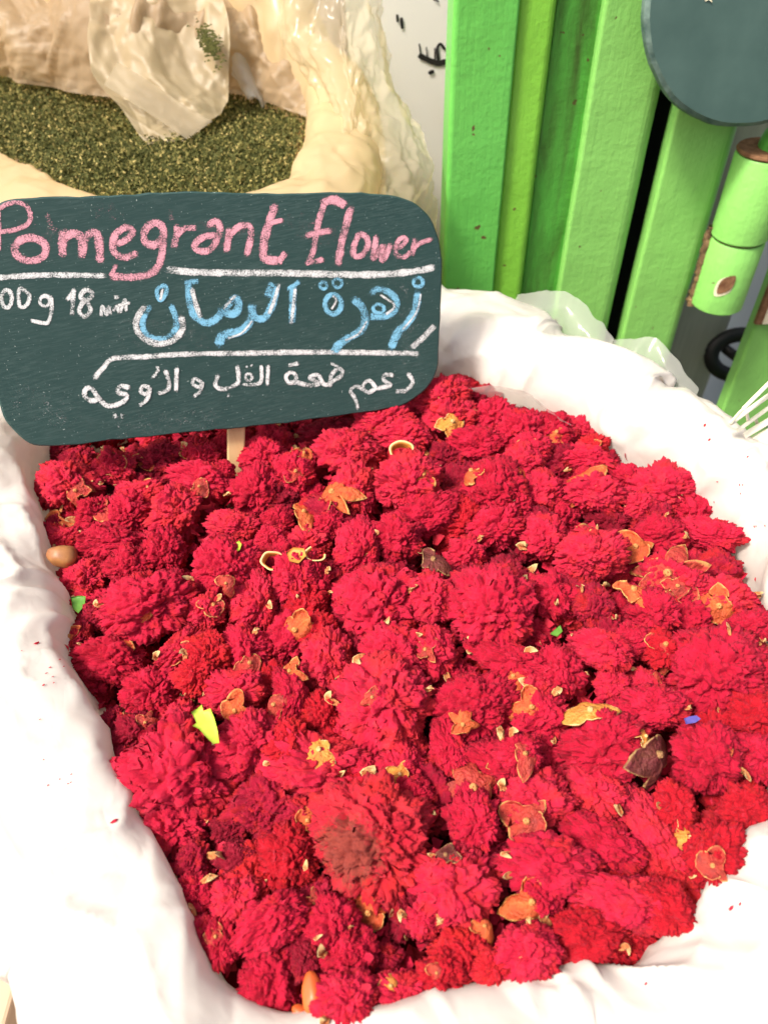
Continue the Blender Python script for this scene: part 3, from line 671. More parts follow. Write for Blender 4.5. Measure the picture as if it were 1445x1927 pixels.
# ------------------------------------------------------------------ bits lying in the pile
def leaf(name, pts_px, z, mat, label, cat, curl=0.25):
    """flat outline traced on the pile, given a midrib fold and thickness"""
    P = [on_z(u, v, z) for u, v in pts_px]; c = sum(P, Vector()) / len(P)
    ax = (P[0] - P[len(P) // 2]).normalized(); n = len(P); V = []; sc = max((p - c).length for p in P)
    dirv = (CAMP - c).normalized()
    def warp(p):
        a = (p - c).dot(ax) / sc; w_ = ((p - c) - ax * (p - c).dot(ax)).length / sc
        return p - c + dirv * (sc * (curl * w_ * w_ * 2 - 0.25 * curl * a * a))
    rings = [1.0, 0.66, 0.33]
    for r in rings: V += [warp(c + (p - c) * r) for p in P]
    V.append(warp(c)); k = len(V)
    V += [v - dirv * 0.0008 for v in V[:k]]; F = []
    for lay, fl in ((0, False), (k, True)):
        for q in range(2):
            for i in range(n):
                i2 = (i + 1) % n; f = (lay + q * n + i, lay + q * n + i2, lay + (q + 1) * n + i2, lay + (q + 1) * n + i); F.append(f[::-1] if fl else f)
        for i in range(n): F.append((lay + 2 * n + i, lay + 2 * n + (i + 1) % n, lay + 3 * n))
    for i in range(n): F.append((i, (i + 1) % n, k + (i + 1) % n, k + i))
    o = obj(name, mesh(name, V, F, True), mat); o.location = c; tag(o, label, cat); return o
leaf('leaf', [(360, 1340), (372, 1333), (380, 1326), (383, 1338), (396, 1333), (404, 1352), (410, 1375), (413, 1398), (402, 1400), (386, 1385), (375, 1372), (362, 1366), (370, 1360)], .034, M['leaf_lime'], 'bright lime green toothed leaf lying on the flowers', 'leaf')
leaf('leaf', [(414, 1047), (428, 1040), (436, 1026), (450, 1017), (455, 1024), (452, 1034), (440, 1043), (425, 1048)], .030, M['leaf_lime'], 'small narrow pale green leaf lying on a round flower head', 'leaf')
leaf('leaf', [(133, 1124), (148, 1121), (162, 1122), (160, 1138), (148, 1154), (138, 1146)], .012, M['leaf_green'], 'dark green leaf tucked against the white sack edge', 'leaf')
leaf('leaf', [(1034, 1193), (1044, 1184), (1054, 1176), (1058, 1188), (1048, 1198)], .018, M['leaf_green'], 'small mid green leaf fragment wedged between flower heads', 'leaf')
leaf('blue_petal', [(1286, 1352), (1296, 1348), (1310, 1346), (1318, 1353), (1308, 1360), (1290, 1363)], .030, M['blue_petal'], 'tiny violet blue petal lying on a crimson flower', 'petal')
def pod(name, u, v, a, b, ang, z, mat, label, cat):
    c = on_z(u, v, z); k = mpp(c); Gq = np.zeros((14, 20, 3))
    for i in range(14):
        ph = math.pi * (i + .02) / 13.04
        for j in range(20):
            th = 2 * math.pi * j / 20; rr = math.sin(ph) ** 0.85 * (1 + 0.06 * math.cos(th * 5))
            rr *= 1 + .16 * noise.noise(Vector((ph * 1.3, math.cos(th), math.sin(th) + u))); Gq[i, j] = (a * k * -math.cos(ph), b * k * rr * math.cos(th) * (1.08 - .22 * math.cos(ph)), b * k * rr * math.sin(th))
    m_ = MB(); m_.grid(Gq, wrap_v=True); o = m_.build(name, mat, None, True)
    o.location = c; o.rotation_euler = (0.2, 0.15, -math.radians(ang)); tag(o, label, cat); return o
pod('seed_pod', 117, 1046, 28, 20, 5, .017, M['pod'], 'smooth brown oval pod lying beside the white sack edge', 'pod')
pod('flower_bud', 588, 1868, 36, 18, 80, .013, M['bud'], 'smooth orange pointed bud near the rolled rim of the sack', 'bud')
pod('flower_bud', 572, 1910, 26, 14, 30, .006, M['bud'], 'orange bud half hidden behind the rim of the sack', 'bud')
def curl_ring(u, v, r, z, spin, label):
    c = on_z(u, v, z); k = mpp(c) * r; n = 22; Gq = np.zeros((n, 6, 3)); E_ = np.zeros((n, 6))
    for i in range(n):
        th = spin + 4.2 * i / (n - 1)
        for j, (dr, dz) in enumerate(((1, -.3), (1.05, .25), (1.16, .55), (1.02, .58), (.86, .25), (.84, -.3))):
            wb_ = 1 + .25 * noise.noise(Vector((th, u, 0))); fz = .35 + .9 * math.sin(math.pi * i / (n - 1)); Gq[i, j] = (math.cos(th) * k * dr * wb_, math.sin(th) * k * dr * .8 * wb_, dz * k * fz * 1.3); E_[i, j] = 1.0 if dz > .4 else .5
    m_ = MB(); m_.grid(Gq, edge=E_); o = m_.build('curled_calyx', M['calyx_yellow'], None, True); o.location = c; o.rotation_euler = (.5, 0, 0)
    tag(o, label, 'calyx'); return o
curl_ring(515, 1056, 19, .022, 0.5, 'open curled yellow calyx ring beside another one')
curl_ring(594, 1043, 18, .024, 2.0, 'curled yellow calyx ring showing a dark hollow')
curl_ring(755, 852, 20, .020, -0.6, 'thin curled yellow calyx ring beside a round flower')
leaf('dry_sepal', [(538, 1040), (552, 1030), (572, 1032), (576, 1046), (562, 1060), (545, 1056)], .030, M['calyx_yellow'], 'pale yellow dry sepal between two curled rings', 'sepal', .5)
# petal crumbs on the sack
mb = MB(); rr_ = random.Random(3)
spots = [(125, 1220, 6), (130, 1217, 4), (70, 1211, 4), (112, 1242, 2), (95, 1257, 2), (88, 1268, 2), (100, 1275, 2), (83, 1289, 2), (1360, 1052, 5), (1290, 1005, 3), (1335, 1010, 3), (1372, 995, 2),
         (1325, 800, 3), (1334, 828, 3), (1375, 1710, 5), (1392, 1702, 3), (1215, 1852, 3), (1422, 1090, 3), (1385, 1015, 3), (1310, 992, 2), (1350, 975, 2), (1405, 860, 2), (215, 1547, 5)]
spots += [(rr_.uniform(1310, 1440), rr_.uniform(900, 1090), 1.6) for _ in range(14)] + [(rr_.uniform(20, 180), rr_.uniform(1150, 1500), 1.5) for _ in range(12)]
for u, v, s in spots:
    hit = SACK_BVH.ray_cast(CAMP, ray(u, v).normalized())
    if hit[0] is None: continue
    p, nn = hit[0], hit[1]; nn = nn if nn.dot(CAMP - p) > 0 else -nn
    a = nn.orthogonal().normalized(); b = nn.cross(a); k = s * mpp(p); p = p + nn * 0.0006; th = rr_.uniform(0, 6.28)
    V = [p + (a * math.cos(th + q) * 1.6 + b * math.sin(th + q) * .8) * k * rr_.uniform(.7, 1.1) for q in (0, 1.2, 2.6, 3.7, 5.1)] + [p + nn * k * .6]
    mb.add(V, [(0, 1, 5), (1, 2, 5), (2, 3, 5), (3, 4, 5), (4, 0, 5)], tint=[.6] * 6, edge=[0] * 6)
tag(mb.build('petal_crumbs', M['petal']), 'tiny crimson petal crumbs scattered on the white sack rim', 'crumbs', kind='stuff')

# ------------------------------------------------------------------ chalkboard sign on a stick
PSI, TAU = math.radians(19), math.radians(22)
E1 = Vector((math.cos(PSI), math.sin(PSI), 0)); BK = Vector((-math.sin(PSI), math.cos(PSI), 0))
E2 = Vector((0, 0, 1)) * math.cos(TAU) + BK * math.sin(TAU); NRM = E1.cross(E2)      # towards the camera
if NRM.dot(CAMP) < 0: NRM = -NRM
base_pt = on_z(446, 893, 0.0); SP = base_pt + NRM * 0.006
sign = empty('chalkboard_sign', base_pt); tag(sign, 'dark green chalkboard sign with pink, blue and white chalk writing on a wooden stick', 'sign')
SMAT = Matrix((E1, -NRM, E2)).transposed().to_4x4(); SMAT.translation = base_pt; SINV = SMAT.inverted()   # local x right, z up, y into the board
sign.matrix_world = SMAT
def sg(u, v, lift=0.0):
    p = SINV @ on_plane(u, v, SP + NRM * lift, NRM); return p
outl = [(-16, 420), (-12, 395), (10, 378), (60, 372), (150, 369), (230, 366), (330, 360), (420, 361), (500, 364), (600, 363), (680, 362), (745, 367), (785, 384), (810, 412), (826, 448), (832, 490),
        (830, 560), (828, 620), (827, 665), (820, 705), (800, 735), (772, 756), (740, 768), (680, 777), (600, 788), (520, 798), (430, 808), (330, 817), (230, 827), (150, 836), (95, 842), (55, 836), (28, 815), (10, 790), (-2, 755), (-8, 700), (-13, 560)]
ol = catmull([tuple(sg(u, v)) for u, v in outl], 148, True)
for i in range(len(ol)):
    j = noise.noise(Vector(ol[i]) * 90) * 0.0009 + noise.noise(Vector(ol[i]) * 35) * 0.0008; ol[i] *= 1 + 0; ol[i][0] += j; ol[i][2] += j
TH = 0.009; k = len(ol); cen = ol.mean(0); V = []; F = []
y0 = cen[1]
for (yy, sh) in ((y0, 0.985), (y0 + 0.0012, 1.0), (y0 + TH - 0.001, 1.0), (y0 + TH, 0.99)):
    for p in ol:
        d = p - cen; V.append((cen[0] + d[0] * (1 - (1 - sh) * .55), yy, cen[2] + d[2] * (1 - (1 - sh) * .8)))
for a in range(3):
    for i in range(k): F.append((a * k + i, a * k + (i + 1) % k, (a + 1) * k + (i + 1) % k, (a + 1) * k + i))
F.append(tuple(range(k))); F.append(tuple(3 * k + i for i in range(k))[::-1])
bo = obj('board', mesh('board', V, F, False), M['board'], sign)
# stick
a0, a1 = sg(432, 795), sg(468, 795); b0_, b1_ = sg(437, 893), sg(459, 893)
wS = abs(a1.x - a0.x); d = (Vector(((a0.x + a1.x) / 2, 0, a0.z)) - Vector(((b0_.x + b1_.x) / 2, 0, b0_.z))).normalized()
top = Vector(((a0.x + a1.x) / 2, 0, a0.z)) + d * 0.10; bot = Vector(((b0_.x + b1_.x) / 2, 0, b0_.z)) - d * 0.09
sx_ = Vector((d.z, 0, -d.x)) * wS * 0.5; ys = (y0 + TH + 0.0005, y0 + TH + 0.0055)
V = []
for p, f in ((bot, .35), (bot + d * .04, .8), (bot + d * .12, .97), (top, 1)):
    for yy, s_ in ((ys[0], -1), (ys[0], 1), (ys[1], 1), (ys[1], -1)): q = p + sx_ * (s_ * f); V.append((q.x, yy, q.z))
F = [(0, 1, 2, 3), (15, 14, 13, 12)] + [(r * 4 + i, r * 4 + (i + 1) % 4, r * 4 + 4 + (i + 1) % 4, r * 4 + 4 + i) for r in range(3) for i in range(4)]
st = obj('stick', mesh('stick', V, F, False), M['stick'], sign); mo = st.modifiers.new('b', 'BEVEL'); mo.width = .0012; mo.segments = 2

LIFT = [0.0]
def chalk(mb_, pts, wpx, proj, closed=False, taper=1.0, dens=1.0):
    """hand-drawn stroke as a flat ribbon on the surface that proj maps pixels to"""
    P = catmull(pts, max(10, 6 * len(pts)), closed)
    if not closed:
        d0 = P[0] - P[1]; d1 = P[-1] - P[-2]
        P = np.vstack([P[0] + d0 / (np.linalg.norm(d0) + 1e-6) * wpx * .45, P, P[-1] + d1 / (np.linalg.norm(d1) + 1e-6) * wpx * .45])
    n = len(P); LIFT[0] += 0.000004
    Gq = np.zeros((n, 5, 3)); Ed = np.zeros((n, 5))
    for i in range(n):
        t = (P[(i + 1) % n] - P[i - 1]) if closed else P[min(i + 1, n - 1)] - P[max(i - 1, 0)]
        t = t / (np.linalg.norm(t) + 1e-6); nn = np.array([-t[1], t[0]])
        ww = wpx * (0.92 + 0.16 * noise.noise(Vector((P[i][0] * .06, P[i][1] * .06, wpx))))
        end = 1.0 if closed else min(1.0, 0.25 + min(i, n - 1 - i) * 0.5)
        for j, (o, e) in enumerate(((-.62, 0), (-.36, .85), (0, 1), (.36, .85), (.62, 0))):
            p = P[i] + nn * o * ww * (0.6 + .4 * end); Gq[i, j] = proj(p[0], p[1], LIFT[0]); Ed[i, j] = e * end * dens * (0.86 + .28 * noise.noise(Vector((P[i][0] * .05, P[i][1] * .05, 7.7))))
    mb_.grid(Gq, wrap_u=closed, edge=Ed)
K_ = 460 / 1445.0
def A_(pts): return [(x * K_, 340 + y * K_) for x, y in pts]           # left half of the sign
def B_(pts): return [(420 + x * K_, 340 + y * K_) for x, y in pts]     # right half of the sign
def ell(cx, cy, rx, ry, n=12, s=0.0): return [(cx + rx * math.cos(s + 2 * math.pi * i / n), cy + ry * math.sin(s + 2 * math.pi * i / n)) for i in range(n)]
proj = lambda u, v, l: tuple(sg(u, v, 0.0002 + l))
def line(name, mat, strokes, wm=1.0):
    for s in strokes:
        m_ = MB(); chalk(m_, s[0], s[1] * K_ * 1.16 * wm, proj, len(s) > 2 and s[2]); m_.build(name, M[mat], sign)
line('chalk_rule', 'chalk_white', [(A_([(-30, 574), (200, 560), (400, 558), (625, 562)]), 36)])
line('chalk_rule', 'chalk_white', [(B_([(-335, 524), (-200, 538), (0, 545), (300, 545), (600, 552), (900, 555), (1100, 540), (1245, 512)]), 44)])
line('chalk_rule', 'chalk_white', [(A_([(560, 1165), (610, 1110), (672, 1052), (870, 1040), (1100, 1025), (1445, 1020), (1700, 1015), (2020, 1014), (2470, 1022)]), 34), (B_([(1115, 985), (1190, 920), (1250, 855)]), 36)])
line('chalk_letter', 'chalk_pink', [
 (A_([(-6, 175), (-4, 300), (-6, 410)]), 24), (A_([(-10, 172), (40, 140), (100, 128), (155, 148), (182, 200), (168, 252), (110, 284), (30, 300), (-10, 302)]), 26),
 (A_(ell(182, 405, 92, 68)), 42, True),
 (A_([(372, 440), (372, 370), (376, 300)]), 48), (A_([(385, 340), (430, 312), (478, 330), (490, 385), (486, 445)]), 46), (A_([(500, 350), (540, 308), (578, 325), (590, 400), (594, 475)]), 46),
 (A_([(690, 375), (755, 345), (785, 300), (745, 276), (690, 312), (667, 370), (682, 428), (740, 455), (810, 430)]), 38),
 (A_([(962, 330), (925, 376), (872, 372), (850, 322), (880, 266), (930, 250), (965, 290), (962, 400), (945, 490), (900, 545), (800, 570), (660, 566)]), 40), (A_([(655, 565), (672, 530), (688, 500)]), 24),
 (A_([(1050, 270), (1042, 330), (1030, 390)]), 36), (A_([(1042, 325), (1090, 284), (1160, 280)]), 32),
 (A_([(1235, 262), (1275, 240), (1302, 272), (1290, 335), (1240, 410), (1170, 412), (1154, 375), (1200, 335), (1280, 320)]), 36),
 (B_([(40, 285), (30, 350), (20, 415)]), 36), (B_([(35, 335), (90, 272), (150, 266), (166, 310), (155, 380), (140, 435)]), 34),
 (B_([(305, 150), (275, 240), (245, 350), (236, 440), (262, 466), (325, 474)]), 46), (B_([(328, 485), (348, 455), (370, 425)]), 32), (B_([(255, 262), (300, 246), (350, 232)]), 26),
 (B_([(590, 130), (650, 112), (722, 146)]), 44), (B_([(595, 140), (570, 220), (550, 320), (530, 420), (505, 480)]), 34), (B_([(490, 490), (540, 476), (590, 468)]), 28), (B_([(490, 326), (560, 306), (630, 296)]), 32),
 (B_([(755, 160), (725, 270), (695, 390), (680, 500)]), 38),
 (B_([(800, 322), (772, 390), (772, 440), (810, 446), (850, 400), (852, 345), (818, 316)]), 32, True),
 (B_([(905, 330), (896, 400), (884, 462), (930, 410), (946, 390), (938, 470), (962, 440), (988, 380)]), 32),
 (B_([(1012, 402), (1060, 382), (1082, 345), (1050, 340), (1018, 390), (1026, 440), (1072, 450), (1108, 420)]), 26),
 (B_([(1135, 340), (1126, 390), (1115, 440)]), 28), (B_([(1122, 402), (1160, 372), (1228, 346)]), 24)], 1.22)
line('chalk_letter', 'chalk_white', [
 (A_([(-60, 660), (-40, 640), (-45, 760)]), 30), (A_(ell(42, 698, 30, 52)), 28, True), (A_([(118, 640), (176, 676), (160, 735), (118, 740)]), 26, True),
 (A_(ell(268, 712, 30, 30)), 24, True), (A_([(305, 690), (308, 760), (290, 830), (262, 842), (185, 826)]), 26),
 (A_([(400, 702), (428, 668), (440, 640)]), 28), (A_([(438, 645), (432, 720), (428, 790)]), 32),
 (A_([(545, 660), (505, 648), (478, 688), (520, 722), (538, 768), (502, 802), (470, 772), (492, 722), (540, 690)]), 30, True),
 (A_([(600, 800), (606, 742), (632, 792), (644, 744), (656, 786)]), 22), (A_([(680, 690), (702, 688)]), 26), (A_([(672, 772), (690, 742), (706, 778)]), 22), (A_([(712, 780), (740, 702), (748, 770)]), 22), (A_([(700, 738), (768, 722)]), 20)])
for pts, wd, dn in (([(100, 250), (210, 300), (330, 330)], 120, .36), ([(560, 190), (620, 170), (700, 190)], 110, .42), ([(1180, 240), (1260, 330), (1330, 390)], 150, .40), ([(1400, 300), (1500, 340), (1560, 420)], 150, .36),
                    ([(60, 1250), (220, 1330), (460, 1420)], 220, .34), ([(600, 1480), (900, 1440), (1300, 1400)], 160, .34), ([(1700, 200), (1850, 300), (2000, 330)], 160, .34), ([(2350, 500), (2420, 800), (2430, 1100)], 140, .33), ([(700, 880), (900, 900), (1250, 960)], 200, .33), ([(280, 200), (300, 260), (330, 300)], 50, .55), ([(1000, 170), (1020, 230)], 40, .55)):
    m_ = MB(); chalk(m_, A_(pts), wd * K_, proj, dens=dn); m_.build('chalk_smudge', M['chalk_white' if pts[0][1] > 400 else 'chalk_pink'], sign)
BLUE = [
 (A_([(888, 742), (848, 820), (852, 885), (905, 932), (980, 930), (1042, 872), (1034, 790), (1010, 738)]), 34), (A_([(935, 640), (975, 622), (985, 660), (950, 706), (930, 670)]), 26, True),
 (A_([(1092, 602), (1172, 594)]), 28), (A_([(1115, 610), (1122, 700), (1150, 790), (1205, 838), (1262, 830), (1330, 760), (1392, 692), (1412, 742), (1378, 788), (1300, 770)]), 44),
 (B_([(172, 735), (165, 815), (120, 880), (45, 908), (-10, 922), (-22, 970)]), 48), (B_([(-10, 900), (60, 885)]), 26),
 (B_([(318, 622), (290, 740), (240, 812), (192, 808), (170, 755)]), 40), (B_([(292, 600), (262, 680)]), 40),
 (B_([(415, 630), (410, 760), (408, 838)]), 40), (B_([(388, 640), (448, 598)]), 28),
 (B_(ell(650, 730, 48, 58)), 30, True), (B_(ell(592, 620, 20, 20)), 20, True), (B_(ell(676, 606, 26, 26)), 20, True),
 (B_([(768, 700), (815, 740), (840, 810), (818, 880), (742, 930), (685, 970), (655, 1012)]), 46),
 (B_([(878, 664), (912, 642), (972, 655), (1022, 705), (1018, 762), (960, 800), (868, 804)]), 38), (B_(ell(918, 756, 32, 26)), 22, True),
 (B_([(1150, 660), (1136, 760), (1090, 840), (1030, 900), (994, 985)]), 44), (B_(ell(1152, 600, 28, 28)), 22, True)]
line('chalk_letter', 'chalk_blue', BLUE, 1.15)
line('chalk_highlight', 'chalk_white', [
 (A_([(858, 740), (806, 830), (826, 908), (920, 962), (1020, 946), (1082, 872), (1072, 806)]), 40), (A_([(962, 640), (950, 702)]), 16), (A_([(1135, 640), (1162, 740), (1188, 808)]), 30), (A_([(1320, 760), (1395, 680)]), 14),
 (B_([(330, 615), (298, 720), (272, 785)]), 22), (B_([(425, 640), (416, 740), (402, 845)]), 22), (B_([(640, 760), (668, 710), (650, 680)]), 16), (B_([(930, 676), (1012, 738), (962, 790)]), 16),
 (B_([(1168, 670), (1140, 780), (1060, 880)]), 12), (B_([(848, 830), (800, 905), (720, 945)]), 14), (B_([(170, 830), (110, 900), (30, 930)]), 14), (B_([(70, 680), (10, 740)]), 14)])
line('chalk_letter', 'chalk_white', [
 (B_([(1092, 1140), (1120, 1190), (1082, 1238), (1022, 1246)]), 28), (B_([(1002, 1150), (958, 1148), (948, 1178), (988, 1208), (940, 1222), (905, 1228)]), 28), (B_([(900, 1222), (862, 1182), (824, 1212), (850, 1250), (890, 1236)]), 26, True), (B_([(835, 1240), (790, 1216), (752, 1240), (780, 1290), (796, 1350)]), 24),
 (B_([(632, 1218), (640, 1150), (682, 1110), (704, 1140), (662, 1178), (600, 1206), (562, 1150), (512, 1164), (566, 1200), (500, 1208), (440, 1194), (382, 1196)]), 28), (B_(ell(402, 1164, 30, 30)), 24, True), (B_([(388, 1092), (442, 1080)]), 24), (B_([(640, 1080), (680, 1100)]), 18),
 (B_([(266, 1092), (262, 1205)]), 24), (B_([(226, 1092), (226, 1180), (192, 1204), (120, 1206)]), 24), (B_(ell(152, 1162, 20, 20)), 20, True), (B_([(138, 1098), (142, 1102)]), 18), (B_([(166, 1090), (170, 1094)]), 18),
 (B_([(84, 1096), (92, 1180), (62, 1212), (0, 1232), (-45, 1208), (-30, 1150)]), 28), (A_([(1350, 1268), (1356, 1274)]), 26),
 (A_([(1192, 1192), (1152, 1170), (1140, 1200), (1180, 1220), (1198, 1192), (1186, 1240), (1150, 1275)]), 24),
 (A_([(1046, 1110), (1042, 1240)]), 28), (A_([(978, 1122), (1000, 1190), (992, 1236), (940, 1258)]), 28), (A_([(930, 1098), (936, 1122), (905, 1165)]), 22),
 (A_([(885, 1222), (845, 1215), (835, 1250), (870, 1260), (888, 1225), (872, 1290), (825, 1330)]), 26),
 (A_([(764, 1222), (712, 1215), (700, 1250), (752, 1270), (722, 1312), (640, 1332), (590, 1290), (545, 1232), (510, 1230), (502, 1270), (540, 1300), (592, 1286)]), 32), (A_([(676, 1392), (690, 1390)]), 30), (A_([(716, 1392), (728, 1390)]), 30)])

# ------------------------------------------------------------------ sack of green herb behind
HZ = 0.12
HIN = [(0, 292, .07, .012), (140, 362, .06, .01), (300, 390, .08, .015), (440, 385, .08, .02), (530, 362, .08, .02), (552, 330, .08, .025), (578, 262, .08, .03), (575, 215, .08, .05), (520, 200, .09, .10),
       (440, 172, .10, .18), (330, 180, .10, .20), (200, 180, .10, .20), (110, 150, .10, .20), (0, 128, .10, .20), (-120, 140, .10, .18), (-190, 200, .10, .10), (-130, 260, .10, .04)]
hc = []
for u, v, wd, lp in HIN:
    p = on_z(u, v, HZ); hc.append((p.x, p.y, wd, lp))
G = sack_grid(hc, HZ, GZ, 420, 5, 1.0, 0.0, True)
hs = empty('herb_sack', (-0.22, 0.86, GZ)); tag(hs, 'cream plastic sack full of crumbled green herb standing behind the chalkboard sign', 'sack')
mb = MB(); mb.grid(G, wrap_u=True); o = mb.build('sack_body', M['amber_sack'], hs, True); to_local(o, hs)
hp = [(c[0], c[1]) for c in hc]; poly_f = poly; poly = hp
mb = MB(); bx = np.linspace(-.62, .02, 60); by = np.linspace(.62, 1.12, 50)
mb.grid(np.array([[(x, y, HZ - 0.004 + 0.006 * noise.noise(Vector((x * 12, y * 12, 0)))) for y in by] for x in bx]))
inh = [inside(x, y) for x in bx for y in by]; mb.F = [f for f in mb.F if all(inh[i] for i in f)]
hb = mb.build('herb_heap', M['herb_bed'], None, True)
tag(hb, 'crumbled dried green herb filling the cream plastic sack', 'herb', kind='stuff')
mb = MB(); n_h = 0; V = []; F = []; T_ = []
while n_h < 15000:
    x, y = random.uniform(-.62, .02), random.uniform(.62, 1.12)
    if not inside(x, y): continue
    n_h += 1; s = random.uniform(.0009, .0024); z = HZ + 0.006 * noise.noise(Vector((x * 12, y * 12, 0))) + random.uniform(-.002, .0025)
    R_ = Euler((random.uniform(0, 6), random.uniform(0, 6), random.uniform(0, 6))).to_matrix(); o_ = len(V)
    for q in ((1.4, 0, 0), (-.7, .8, .2), (-.6, -.9, 0), (0, 0, .9)): V.append(Vector((x, y, z)) + R_ @ (Vector(q) * s))
    F += [(o_, o_ + 1, o_ + 2), (o_, o_ + 1, o_ + 3), (o_ + 1, o_ + 2, o_ + 3), (o_, o_ + 2, o_ + 3)]; tv = random.random() ** 1.4; T_ += [tv] * 4
for _ in range(420):
    u, v = random.gauss(394, 9), random.gauss(82, 16); q0 = Vector(Y3(u + (v - 82) * .35, v, .925 - (v - 20) * .00042 - random.uniform(.006, .010))); o_ = len(V); s_ = random.uniform(.001, .0022)
    for q in ((1.4, 0, 0), (-.7, .8, .2), (-.6, -.9, 0), (0, 0, .9)): V.append(q0 + Vector(q) * s_)
    F += [(o_, o_ + 1, o_ + 2), (o_, o_ + 1, o_ + 3), (o_ + 1, o_ + 2, o_ + 3), (o_, o_ + 2, o_ + 3)]; T_ += [random.random() * .5] * 4
poly = poly_f
o = obj('herb_crumbs', mesh('herb_crumbs', V, F, False, {'tint': T_}), M['herb'], hb); o['kind'] = 'stuff'

def sheet(name, quad_pts, mat, parent, n=40, m=30, amp=0.012, fr=16, seed=0.0, creases_on=True):
    """crumpled plastic sheet over a grid of control points (rows of world points)"""
    rows = [catmull(r, n) for r in quad_pts]; cols = []
    for i in range(len(rows[0])): cols.append(catmull([r[min(i, len(r) - 1)] for r in rows], m))
    Gq = np.array(cols)
    du = np.gradient(Gq, axis=0); dv = np.gradient(Gq, axis=1); nr = np.cross(du, dv); nr /= np.linalg.norm(nr, axis=2)[..., None] + 1e-9
    U = np.cumsum(np.linalg.norm(np.diff(Gq, axis=0, prepend=Gq[:1]), axis=2), 0); W_ = np.cumsum(np.linalg.norm(np.diff(Gq, axis=1, prepend=Gq[:, :1]), axis=2), 1)
    D = np.zeros_like(U)
    for i in range(Gq.shape[0]):
        for j in range(Gq.shape[1]):
            D[i, j] = noise.noise((Vector(Gq[i, j]) + Vector((seed, seed * .7, 0))) * fr * .6) * amp * .4
    if creases_on:
        k_ = max(10, int(U.max() * W_.max() * 5200))
        D += creases(U, W_, k_, int(seed * 10), (.0005, .0022), (.002, .010), (.03, .11)) + creases(U, W_, k_ // 2, int(seed * 10) + 1, (.001, .0050), (.005, .05), (.06, .24), (1.35, .35))
    Gq += nr * D[..., None]
    m_ = MB(); m_.grid(Gq); o = m_.build(name, mat, parent, True)
    if parent: to_local(o, parent)
    return o
# clear liner gathered at the sack's right and hanging into the herb at the back
sheet('liner_fold', [[Y3(560, -60, .93), Y3(640, -70, .90), Y3(690, -70, .93), Y3(728, -60, .96)], [Y3(532, 70, .90), Y3(630, 60, .84), Y3(700, 60, .86), Y3(745, 60, .92)],
      [Y3(580, 190, .86), Y3(650, 190, .78), Y3(715, 190, .80), Y3(772, 190, .86)], [Y3(580, 260, .80), Y3(640, 290, .73), Y3(730, 300, .74), Y3(806, 300, .80)], [Y3(545, 350, .76), Y3(620, 390, .68), Y3(740, 400, .70), Y3(828, 420, .80)],
      [Y3(540, 450, .74), Y3(620, 480, .68), Y3(740, 500, .70), Y3(826, 520, .78)]], M['amber_clear'], hs, 120, 130, .016, 11, 2.0)
sheet('liner_fold', [[Y3(-40, -40, 1.08), Y3(200, -60, 1.06), Y3(420, -60, 1.06), Y3(600, -60, 1.02)], [Y3(-40, 40, 1.02), Y3(200, 30, .95), Y3(420, 30, .94), Y3(590, 60, .93)],
      [Y3(-40, 140, 1.03), Y3(200, 182, .925), Y3(430, 175, .93), Y3(585, 225, .86)]], M['amber_back'], hs, 130, 80, .018, 9, 6.0)
sheet('liner_fold', [[Y3(400, 20, .99), Y3(440, 20, .98), Y3(500, 40, .97)], [Y3(425, 110, .95), Y3(455, 120, .93), Y3(520, 150, .94)], [Y3(470, 170, .91), Y3(482, 190, .90), Y3(494, 205, .90)]], M['liner'], hs, 30, 30, .006, 25, 9.0)
# flap of the liner folded down on to the herb, with a strip of clear tape
def FL(v, us): return [Y3(u, v, .925 - (v - 20) * .00042) for u in us]
M['flap'] = mat_plastic('cream_plastic_flap', (0.64, 0.52, 0.32), 0.12, 0.45, 30)
sheet('folded_flap', [FL(-30, (170, 250, 330, 410)), FL(40, (160, 250, 340, 430)), FL(130, (170, 260, 345, 426)), FL(200, (225, 280, 345, 410)), FL(248, (258, 300, 340, 372)), FL(272, (276, 300, 330, 352))], M['flap'], hs, 60, 80, .007, 14, 4.0)
M['tape'] = mat_plastic('clear_tape', (0.50, 0.42, 0.28), 0.45, 0.25, 60)
def FT(u, v): return Y3(u, v, .925 - (v - 20) * .00042 - .010)
sheet('tape_strip', [[FT(196, 160), FT(260, 200), FT(325, 243), FT(352, 262)], [FT(222, 116), FT(285, 155), FT(350, 200), FT(400, 228)]], M['tape'], hs, 30, 8, .002, 20, 4.0, False)
